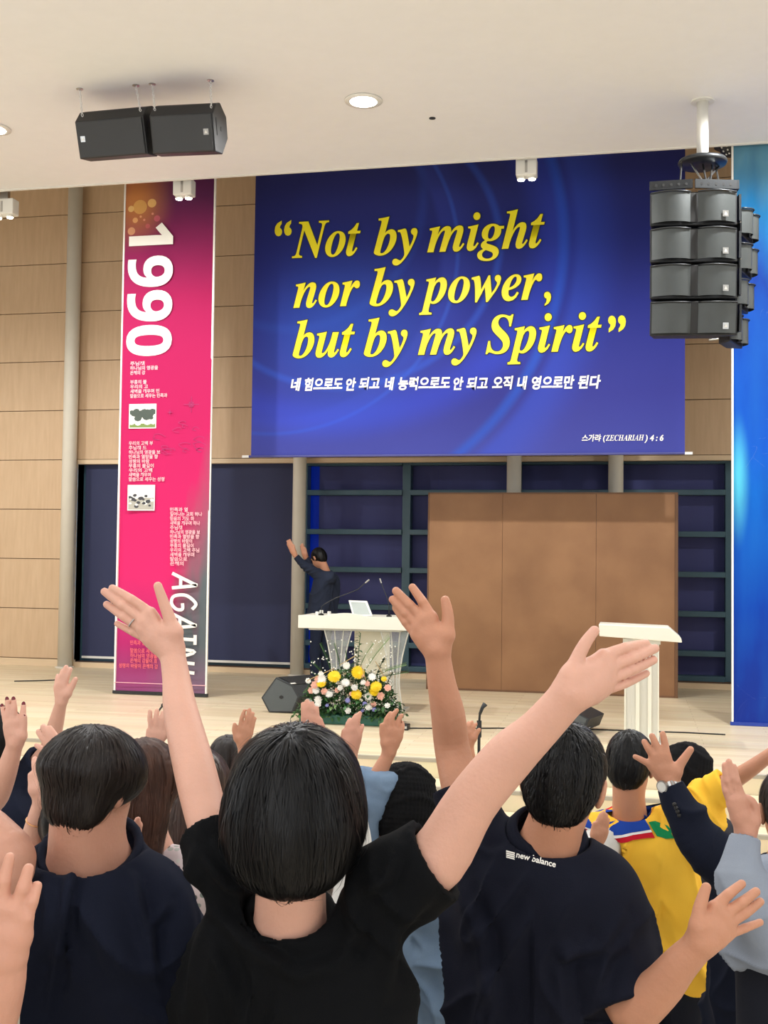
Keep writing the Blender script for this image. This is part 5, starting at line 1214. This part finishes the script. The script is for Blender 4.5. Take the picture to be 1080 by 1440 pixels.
# women with brown hair
P10, i10 = person('woman with wavy brown hair and a floral blouse beside the mop-haired man', (203, 1112), 3.0, yaw=-8, pitch=14, hs=1.0, style='long', hair=HBR, sk=2, top=None, h=.006, nstr=1600, seed=14, L=(.08, .16), neck=(216, 1190, 3.03), pel=(224, 1450, 3.05), bulk=.8)
def floral():
    m = mat('floral_cotton', (222, 208, 208), .9, c2=(206, 190, 194), scale=6); nt = m.node_tree; b = nt.nodes['Principled BSDF']; N_, Lk = nt.nodes.new, nt.links.new
    src = b.inputs['Base Color'].links[0].from_socket; tc = N_('ShaderNodeTexCoord'); vo = N_('ShaderNodeTexVoronoi'); vo.inputs['Scale'].default_value = 42; Lk(tc.outputs['Object'], vo.inputs['Vector'])
    rp = ramp(nt, [(0, (255, 255, 255)), (.30, (255, 255, 255)), (.36, (0, 0, 0))], vo.outputs['Distance']); mx = N_('ShaderNodeMixRGB'); Lk(rp.outputs[0], mx.inputs[0]); Lk(src, mx.inputs[1])
    r2 = ramp(nt, [(0, (120, 60, 80)), (.5, (90, 110, 100)), (1, (240, 235, 230))], vo.outputs['Color']); Lk(r2.outputs[0], mx.inputs[2]); Lk(mx.outputs[0], b.inputs['Base Color']); return m
bpy.data.objects.remove(P10) if False else None
g = None
def shirt_only(t, info, m, name, w=.17, h=.006, fold=.01, seed=1, sh=None):
    N0, Pv, Mt = info['N'], info['P'], info['Mt']; Rt = Mt[:, 0]; UP = np.array([0, 0, 1.]); gs = SDF(np.minimum(N0, Pv)-.3, np.maximum(N0, Pv)+.3, h)
    for i in range(8):
        q = i/7; c = (N0-UP*.1)*(1-q)+Pv*q; gs.cap(c-Rt*w*.5, c+Rt*w*.5, .10, .10, .05)
    for s_ in (-1, 1):
        gs.cap(N0-UP*.06, N0+Rt*s_*w-UP*.09, .05, .06, .05); gs.chain([N0+Rt*s_*w-UP*.09, N0+Rt*s_*(w+.05)-UP*.3, N0+Rt*s_*(w+.02)-UP*.4+Mt[:, 1]*.15], [.06, .055, .045], .03)
    V, F = gs.mesh(); V = V+vnormals(V, F)*((vn(V*12+seed)-.5)*fold*2)[:, None]; return fastmesh(name, [(V, F)], m, t)
shirt_only(P10, i10, floral(), 'floral_blouse', w=.16)
P11, i11 = person('brown-haired woman in blue denim seen on both sides of the bare raised arm', (277, 1116), 3.4, yaw=0, pitch=12, hs=1.0, style='long', hair=mat('dark_chestnut_hair', (66, 46, 36), .4, var=.3, scale=30, spec=.5), sk=2,
             top=cloth('blue_denim', (62, 96, 150)), top_name='denim_jacket', h=.007, nstr=1200, seed=15, L=(.08, .16), bulk=.8, arms=(dict(side=-1, pts=[(238, 1192, 3.42, 17), (222, 1150, 3.5, 14), (212, 1100, 3.55, 11), (214, 1058, 3.6, 7.5)], h=.005, sl=.3,
             hand=dict(rf=3.6, F=[[(213, 1030), (211, 1012), (211, 1000)], [(220, 1029), (220, 1010), (221, 999)], [(227, 1030), (228, 1012), (229, 1002)], [(233, 1033), (235, 1020), (236, 1010)]], th=[(210, 1045), (209, 1036), (209, 1027)])),))
watch(i11['body'], i11['AR'][0], frac=.93, r=.008)
P12, i12 = person('dark-haired person with one hand raised, beyond the bob-haired woman', (322, 1078), 4.6, yaw=0, pitch=10, hs=.98, style='short', hair=HD, sk=1, top=cloth('dark_top', (44, 44, 54)), h=.009, nstr=500, seed=16,
             arms=(dict(side=1, pts=[(352, 1140, 4.6, 13), (352, 1118, 4.55, 11), (345, 1080, 4.4, 9), (341, 1048, 4.4, 7)], h=.0055, sl=.4, hand=dict(rf=3.1, F=[[(338, 1024), (340, 1010), (344, 999)], [(344, 1024), (348, 1010), (351, 998)], [(350, 1026), (353, 1012), (356, 1003)], [(353, 1031), (356, 1020), (359, 1010)]], th=[(334, 1038), (330, 1028), (330, 1019)])),))
# left edge people
P14, i14 = person('dark-haired person in a navy T-shirt at the left edge, one arm raised to the ceiling', (0, 1042), 4.2, yaw=0, pitch=6, hs=1.0, style='short', hair=HB, sk=2, top=NAVYC, h=.008, nstr=400, seed=17,
             arms=(dict(side=1, pts=[(22, 1122, 4.2, 18), (48, 1082, 4.2, 15), (69, 1054, 4.15, 13.5), (78, 1020, 4.1, 11), (86, 988, 4.05, 8)], h=.0052, sl=.62, hand=dict(rf=3.8, F=[[(91, 962), (95, 950), (99, 941)], [(87, 961), (90, 948), (93, 938)], [(83, 962), (86, 951), (88, 943)], [(80, 966), (80, 957), (81, 950)]], th=[(94, 975), (101, 965), (106, 955)])),))
P15, i15 = person('person off the left edge whose raised forearm shows dark red fingernails', (-75, 1100), 3.0, yaw=0, pitch=5, style='long', hair=HD, sk=2, top=cloth('white_blouse', (225, 222, 218)), h=.008, nstr=0, seed=18, bulk=.8,
             arms=(dict(side=1, pts=[(-30, 1190, 3.0, 20), (-22, 1140, 3.0, 19), (-4, 1118, 2.95, 17), (10, 1082, 2.9, 14.5), (21, 1046, 2.88, 11)], h=.004, sl=.25, nails=1, nailmat=mat('dark_red_nail', (110, 20, 36), .25),
                        hand=dict(rf=4.2, F=[[(26, 1016), (32, 1003), (33, 991)], [(19, 1015), (20, 999), (19, 984)], [(13, 1016), (12, 1000), (10, 984)], [(9, 1022), (6, 1008), (3, 993)]], th=[(30, 1035), (33, 1022), (34, 1008)])),))
A16 = dict(side=-1, pts=[(58, 1262, 2.62, 22), (46, 1225, 2.6, 20), (44, 1190, 2.58, 17), (52, 1155, 2.56, 14.5), (60, 1124, 2.55, 12)], h=.004, sl=.3, hand=dict(rf=5.2, dd=.01, F=[[(60, 1092), (58, 1072), (61, 1058)], [(54, 1094), (50, 1078), (49, 1068)], [(66, 1094), (66, 1074), (70, 1060)], [(72, 1098), (75, 1082), (78, 1070)]], th=[(50, 1110), (46, 1100), (44, 1090)]))
B16 = dict(side=1, pts=[(120, 1250, 2.7, 22), (128, 1200, 2.72, 18), (118, 1130, 2.74, 15), (98, 1078, 2.74, 12)], h=.0045, sl=.3, hand=dict(rf=5.0, dd=0, F=[[(84, 1048), (76, 1034), (70, 1024)], [(78, 1050), (68, 1033), (61, 1022)], [(74, 1054), (62, 1040), (54, 1029)], [(72, 1062), (60, 1054), (51, 1048)]], th=[(94, 1060), (90, 1046), (86, 1036)]))
P16, i16 = person('person hidden in front of the mop-haired man, two hands raised with a thin bracelet', (112, 1150), 2.6, yaw=0, pitch=15, hs=.95, style='short', hair=HB, sk=2, top=cloth('cream_blouse', (226, 218, 204)), h=.007, nstr=0, seed=19, arms=(A16, B16), bulk=.8)
ring(i16['body'], D(52, 1155, 2.56), D(60, 1124, 2.55)-D(52, 1155, 2.56), .0245, mat('gold', (212, 160, 110), .3, 1.))
A17 = dict(side=-1, pts=[(420, 1190, 2.75, 17), (418, 1110, 2.75, 14), (430, 1060, 2.75, 12), (437, 1030, 2.75, 11)], h=.004, sl=.3, hand=dict(rf=3.9, dd=0, F=[[(428, 1010), (427, 998), (426, 990)], [(434, 1008), (433, 995), (432, 986)], [(440, 1010), (440, 998), (439, 989)], [(445, 1013), (446, 1003), (446, 995)]], th=[(450, 1026), (451, 1018), (450, 1012)]))
B17 = dict(side=1, pts=[(486, 1180, 2.75, 17), (486, 1120, 2.75, 14), (490, 1075, 2.75, 12), (494, 1050, 2.75, 10.5)], h=.004, sl=.3, hand=dict(rf=3.9, dd=0, F=[[(500, 1026), (503, 1013), (506, 1003)], [(494, 1026), (497, 1014), (501, 1006)], [(489, 1030), (489, 1020), (492, 1012)], [(505, 1034), (508, 1026), (510, 1020)]], th=[(488, 1044), (484, 1036), (484, 1028)]))
P17, i17 = person('person hidden in front of the bob-haired woman, two hands rising above the black hair', (430, 1160), 2.72, yaw=0, pitch=15, hs=.9, style='short', hair=HB, sk=0, top=WH, h=.007, nstr=0, seed=20, arms=(A17, B17), bulk=.75)
P19, i19 = person('short-haired person hidden behind the arm of the polo man, one small hand raised', (652, 1108), 4.8, yaw=0, pitch=10, hs=.95, style='short', hair=HB, sk=1, top=cloth('dark_grey_top', (50, 52, 60)), h=.009, nstr=0, seed=21, bulk=.85,
             arms=(dict(side=1, pts=[(672, 1150, 4.8, 11), (666, 1110, 4.75, 9), (662, 1070, 4.7, 7.5), (660, 1048, 4.7, 6)], h=.0055, sl=.3, hand=dict(rf=2.8, F=[[(664, 1030), (666, 1022), (670, 1018)], [(660, 1030), (661, 1020), (664, 1015)], [(657, 1030), (657, 1021), (659, 1016)], [(655, 1033), (654, 1025), (655, 1019)]], th=[(666, 1038), (671, 1030), (674, 1026)])),))
# bare elbow and hand entering at the lower left
PAT = mat('zebra_cotton', (238, 236, 230), .8); nt_ = PAT.node_tree; b_ = nt_.nodes['Principled BSDF']; wv = nt_.nodes.new('ShaderNodeTexWave'); wv.inputs['Scale'].default_value = 12; wv.inputs['Distortion'].default_value = 9; wv.inputs['Detail Scale'].default_value = 2.
tc_ = nt_.nodes.new('ShaderNodeTexCoord'); nt_.links.new(tc_.outputs['Object'], wv.inputs['Vector']); rp_ = ramp(nt_, [(0, (20, 20, 22)), (.45, (20, 20, 22)), (.5, (238, 236, 230))], wv.outputs['Fac']); nt_.links.new(rp_.outputs[0], b_.inputs['Base Color'])
A4 = dict(side=1, pts=[(-210, 1350, 1.95, 34), (-60, 1300, 1.92, 38), (10, 1222, 1.9, 38), (-6, 1180, 1.92, 33), (-50, 1140, 1.95, 27), (-90, 1105, 1.95, 20)], h=.004, sl=.85)
P4, i4 = person('person off the lower left edge, bent bare elbow and black and white patterned sleeve', (-400, 1180), 1.95, yaw=0, pitch=5, style='long', hair=HD, sk=0, top=PAT, top_name='patterned_shirt', h=.006, nstr=0, seed=22, arms=(A4,), bulk=.8, neck=(-395, 1290, 1.97), pel=(-390, 1640, 2.0))
A4b = dict(side=1, pts=[(-120, 1420, 1.5, 40), (-70, 1470, 1.5, 38), (-20, 1450, 1.47, 36), (2, 1390, 1.45, 32), (10, 1345, 1.44, 27)], h=.0026, sl=.4, hand=dict(rf=8.8, dd=0, F=[[(4, 1276), (6, 1240), (14, 1206)], [(22, 1280), (32, 1250), (40, 1222)], [(36, 1292), (45, 1268), (52, 1246)], [(-12, 1284), (-18, 1255), (-16, 1228)]], th=[(-16, 1330), (-30, 1305), (-40, 1285)]))
P4b, i4b = person('nearest person, off the lower left edge, whose open pink hand enters the picture', (-260, 1240), 1.45, yaw=0, pitch=5, style='short', hair=HB, sk=0, top=cloth('grey_top', (90, 92, 98)), h=.007, nstr=0, seed=23, arms=(A4b,), bulk=.8, neck=(-255, 1370, 1.46), pel=(-250, 1790, 1.5))
# preacher on the stage
MS = 13.85
QA = dict(side=-1, pts=[(464, 812, MS-.1, 7.5), (450, 809, MS-.1, 6.5), (437, 801, MS-.15, 5.6), (424, 791, MS-.15, 4.2), (415, 781, MS-.15, 3.3)], h=.007, long=True, hand=dict(rf=1.5, F=[[(411, 772), (409, 766), (405.5, 760)], [(410, 773), (407, 767), (404, 761)], [(412, 772), (410.5, 765), (407.5, 759)], [(409, 775), (406.5, 770), (404, 765)]], th=[(414, 776), (413.5, 771), (413, 767)]))
QB = dict(side=1, pts=[(462, 812, MS+.15, 7.5), (451, 808, MS+.15, 6.5), (444, 799, MS+.1, 5.6), (436, 791, MS+.1, 4.2), (430, 784, MS+.1, 3.3)], h=.007, long=True, hand=dict(rf=1.5, F=[[(427, 778), (425.5, 772), (424, 766)], [(428, 777), (426.5, 771), (425.5, 765)], [(426, 778), (424.5, 773), (423, 768)], [(429, 778), (428, 773), (427, 768)]], th=[(430, 780), (430, 775), (429, 771)]))
PS, iS = person('man in a dark suit standing on stage behind the lectern, arms stretched out, head bowed', (448, 785), MS, yaw=62, pitch=28, hs=1.0, arms=(QA, QB), style='short', hair=HB, sk=1, top=cloth('stage_suit', (44, 50, 66)), top_name='suit_jacket', h=.009,
             neck=(459, 805, MS), pel=(452, 872, MS), bulk=.9, nstr=300, seed=24, fold=.010, torso_yaw=62, bottom=cloth('stage_suit_trousers', (38, 44, 62)), slw=.6, hem=-.08)
# cream chair back at the lower left corner
c = D(-20, 1470, 1.68)
t = thing('hall_chair', (c[0]-.1, c[1]+.1, floorz(c[1])), 'cream moulded chair, its back just showing at the lower left corner', 'chair')
fz = floorz(c[1]); zt_ = D(6, 1388, 1.68)[2]; cx = D(22, 1400, 1.68)[0]-.2; cy = c[1]
def rr_box(lo, hi, nm, b=.02): return MB().box(lo, hi).build(nm, M['seat'], t, bevel=b, smooth=False)
rr_box((cx-.2, cy, fz+.82), (cx+.2, cy+.035, zt_), 'backrest'); rr_box((cx-.2, cy+.03, fz+.42), (cx+.2, cy+.34, fz+.47), 'seat')
for sx in (-1, 1):
    MB().tube([(cx+sx*.2, cy+.015, fz), (cx+sx*.2, cy+.015, fz+.9)], .014, 8).build('leg', M['dmetal'], t); MB().tube([(cx+sx*.2, cy+.32, fz), (cx+sx*.2, cy+.32, fz+.42)], .014, 8).build('leg', M['dmetal'], t)

# ---------------------------------------------------------------- flowers
YFl = 10.35; base = onY(498, 1030, YFl); fx0, fx1 = onY(418, 1010, YFl)[0], onY(562, 1010, YFl)[0]; fc = (fx0+fx1)/2
t = thing('flower_arrangement', (fc, YFl+.1, ZS), 'large arrangement of yellow chrysanthemums, white and pink flowers and greenery before the lectern', 'flowers')
GR = [mat('leaf_green', (64, 112, 58), .5, var=.3, scale=20), mat('dark_leaf_green', (38, 74, 44), .45, var=.3, scale=20), mat('pale_leaf_green', (122, 156, 92), .5, var=.2, scale=20)]
bx = MB().box((fc-.45, YFl-.08, ZS), (fc+.42, YFl+.3, ZS+.09)).build('green_trough', mat('green_plastic', (40, 100, 84), .4), t, bevel=.01)
R_ = random.Random(9)
def leaf(mb, c, d, L, w, droop=.3):
    c = Vector(c); d = Vector(d).normalized(); s = d.cross(Vector((0, 0, 1))+Vector((.1, .2, 0))).normalized(); n = s.cross(d)
    pts = [c, c+d*L*.35+s*w+n*.01, c+d*L*.35-s*w+n*.01, c+d*L*.75+s*w*.7-n*L*droop*.3, c+d*L*.75-s*w*.7-n*L*droop*.3, c+d*L-n*L*droop]
    mb.add(pts, [(0, 1, 2), (1, 3, 4, 2), (3, 5, 4)])
for gi, n in ((0, 1300), (1, 1100), (2, 260)):
    mb = MB()
    for _ in range(n):
        a = R_.uniform(-1, 1); zz = R_.random()**1.3; x = fc+a*.50*(1-.25*zz); y = YFl+.1+R_.uniform(-.26, .2)*(1-.3*zz); z = ZS+.06+zz*.44*(1-.4*a*a)
        leaf(mb, (x, y, z), (R_.uniform(-1, 1), R_.uniform(-1, .4), R_.uniform(-.3, 1)), R_.uniform(.03, .075), R_.uniform(.010, .02))
    tag(mb.build('foliage', GR[gi], t), kind='stuff')
def head_(px, py, r, m, kind, dy=0.):
    c = Vector(onY(px, py, YFl-.12+dy)); view = (Vector(CC)-c).normalized(); view = (view+Vector((R_.uniform(-.3, .3), 0, R_.uniform(0, .6)))).normalized(); u = view.orthogonal().normalized(); v = view.cross(u); mb = MB()
    rings = {'mum': ((26, 1, .12), (22, .82, .35), (16, .6, .6), (10, .35, .85)), 'daisy': ((18, 1, .1), (14, .7, .4)), 'rose': ((7, 1, .5), (6, .75, .8), (5, .5, 1.05), (4, .28, 1.1))}[kind]
    for n, rr, hh in rings:
        for k in range(n):
            a = 2*math.pi*(k+R_.random()*.4)/n; d = u*math.cos(a)+v*math.sin(a); s = view.cross(d); w = r*(.16 if kind != 'rose' else .52)*(.6+.4*rr)
            b = c+view*r*hh*.5; e = b+d*r*rr
            mb.add([b, b+d*r*rr*.6+s*w+view*r*.1, e+view*r*(.12 if kind != 'rose' else .28), b+d*r*rr*.6-s*w+view*r*.1], [(0, 1, 2), (0, 2, 3)])
    o = mb.build('blossom', m, t); 
    MB().tube([c-view*.01, (c.x, c.y+.08, max(ZS+.1, c.z-.2))], .003, 5).build('stem', GR[0], o)
    return o
YM = mat('yellow_petal', (255, 218, 20), .5, var=.12, scale=20); WM = mat('white_petal', (246, 244, 236), .5, var=.05); PM = mat('pink_petal', (246, 190, 168), .5, var=.1, scale=20); PU = mat('lilac_petal', (140, 140, 200), .5, var=.1)
for px, py, r in ((470, 952, .066), (503, 946, .068), (452, 961, .05), (529, 966, .058), (526, 973, .05), (501, 977, .056), (540, 955, .03)): head_(px, py, r, YM, 'mum')
for px, py, r in ((486, 960, .045), (523, 952, .042), (452, 955, .05), (518, 979, .042), (447, 984, .04), (463, 976, .042), (487, 936, .04), (444, 971, .04), (478, 967, .03), (498, 968, .035), (447, 990, .035), (434, 987, .04), (518, 995, .035), (490, 1000, .032), (452, 948, .03), (433, 958, .03), (545, 993, .03), (511, 960, .026)): head_(px, py, r, WM, 'daisy' if r > .038 else 'rose')
for px, py, r in ((443, 964, .04), (456, 973, .036), (535, 979, .04), (438, 971, .034), (545, 968, .036), (516, 962, .03), (525, 991, .03), (474, 971, .028), (447, 955, .036), (509, 950, .024), (494, 976, .024)): head_(px, py, r, PM, 'rose', .01)
for px, py, r in ((489, 985, .028), (513, 990, .026), (526, 998, .024), (509, 999, .022), (460, 992, .02)): head_(px, py, r, PU, 'daisy')
mb = MB()
for _ in range(220):
    px, py = R_.uniform(436, 556), R_.uniform(900, 1010); c = onY(px, py, YFl-.08+R_.uniform(0, .15)); mb.ell(c, (.007, .007, .007), 5, 4)
tag(mb.build('small_white_buds', WM, t), kind='stuff')
def frond(p0, p1, n, L, gi=2):
    a = Vector(onY(*p0, YFl+.12)); b = Vector(onY(*p1, YFl+.0)); mb = MB(); mb.tube([a, (a+b)/2+Vector((0, 0, .02)), b], .0035, 5); d = (b-a); s = d.cross(Vector((0, 1, 0))).normalized()
    for k in range(n+6):
        q = .2+.8*k/(n+6)
        for sg in (-1, 1): leaf(mb, a+d*q, d.normalized()*.8+s*sg*.8, L*(.75-.4*q), .0028, .15)
    tag(mb.build('palm_frond', GR[gi], t), kind='stuff')
frond((512, 945), (548, 897), 16, .16); frond((520, 955), (572, 935), 14, .12); frond((520, 960), (575, 945), 12, .11, 0); frond((505, 940), (525, 905), 12, .12); frond((468, 950), (450, 905), 14, .10, 0); frond((480, 945), (470, 905), 12, .1, 0); frond((490, 950), (486, 915), 12, .09, 0); frond((462, 960), (437, 930), 10, .09, 0)
def sprig(p0, p1, n, gi):
    a = Vector(onY(*p0, YFl+.1)); b = Vector(onY(*p1, YFl+.02)); mb = MB(); mb.tube([a, b], .004, 5)
    for k in range(n):
        q = (k+.5)/n; leaf(mb, a+(b-a)*q, (R_.choice((-1, 1))*R_.uniform(.6, 1), R_.uniform(-1, .2), R_.uniform(0, .6)), .06, .018, .2)
    tag(mb.build('leaf_sprig', GR[gi], t), kind='stuff')
sprig((500, 960), (507, 890), 26, 0); sprig((502, 950), (500, 912), 14, 1); sprig((525, 960), (540, 925), 20, 1); sprig((455, 965), (440, 945), 10, 0); sprig((540, 970), (552, 945), 12, 1)
for p0, p1 in (((470, 940), (432, 957)), ((478, 935), (500, 922)), ((520, 975), (508, 935)), ((545, 960), (528, 930))):
    MB().tube([onY(*p0, YFl-.1), onY(*p1, YFl-.15)], .0035, 5).build('bare_twig', mat('twig', (190, 160, 110), .7), t)
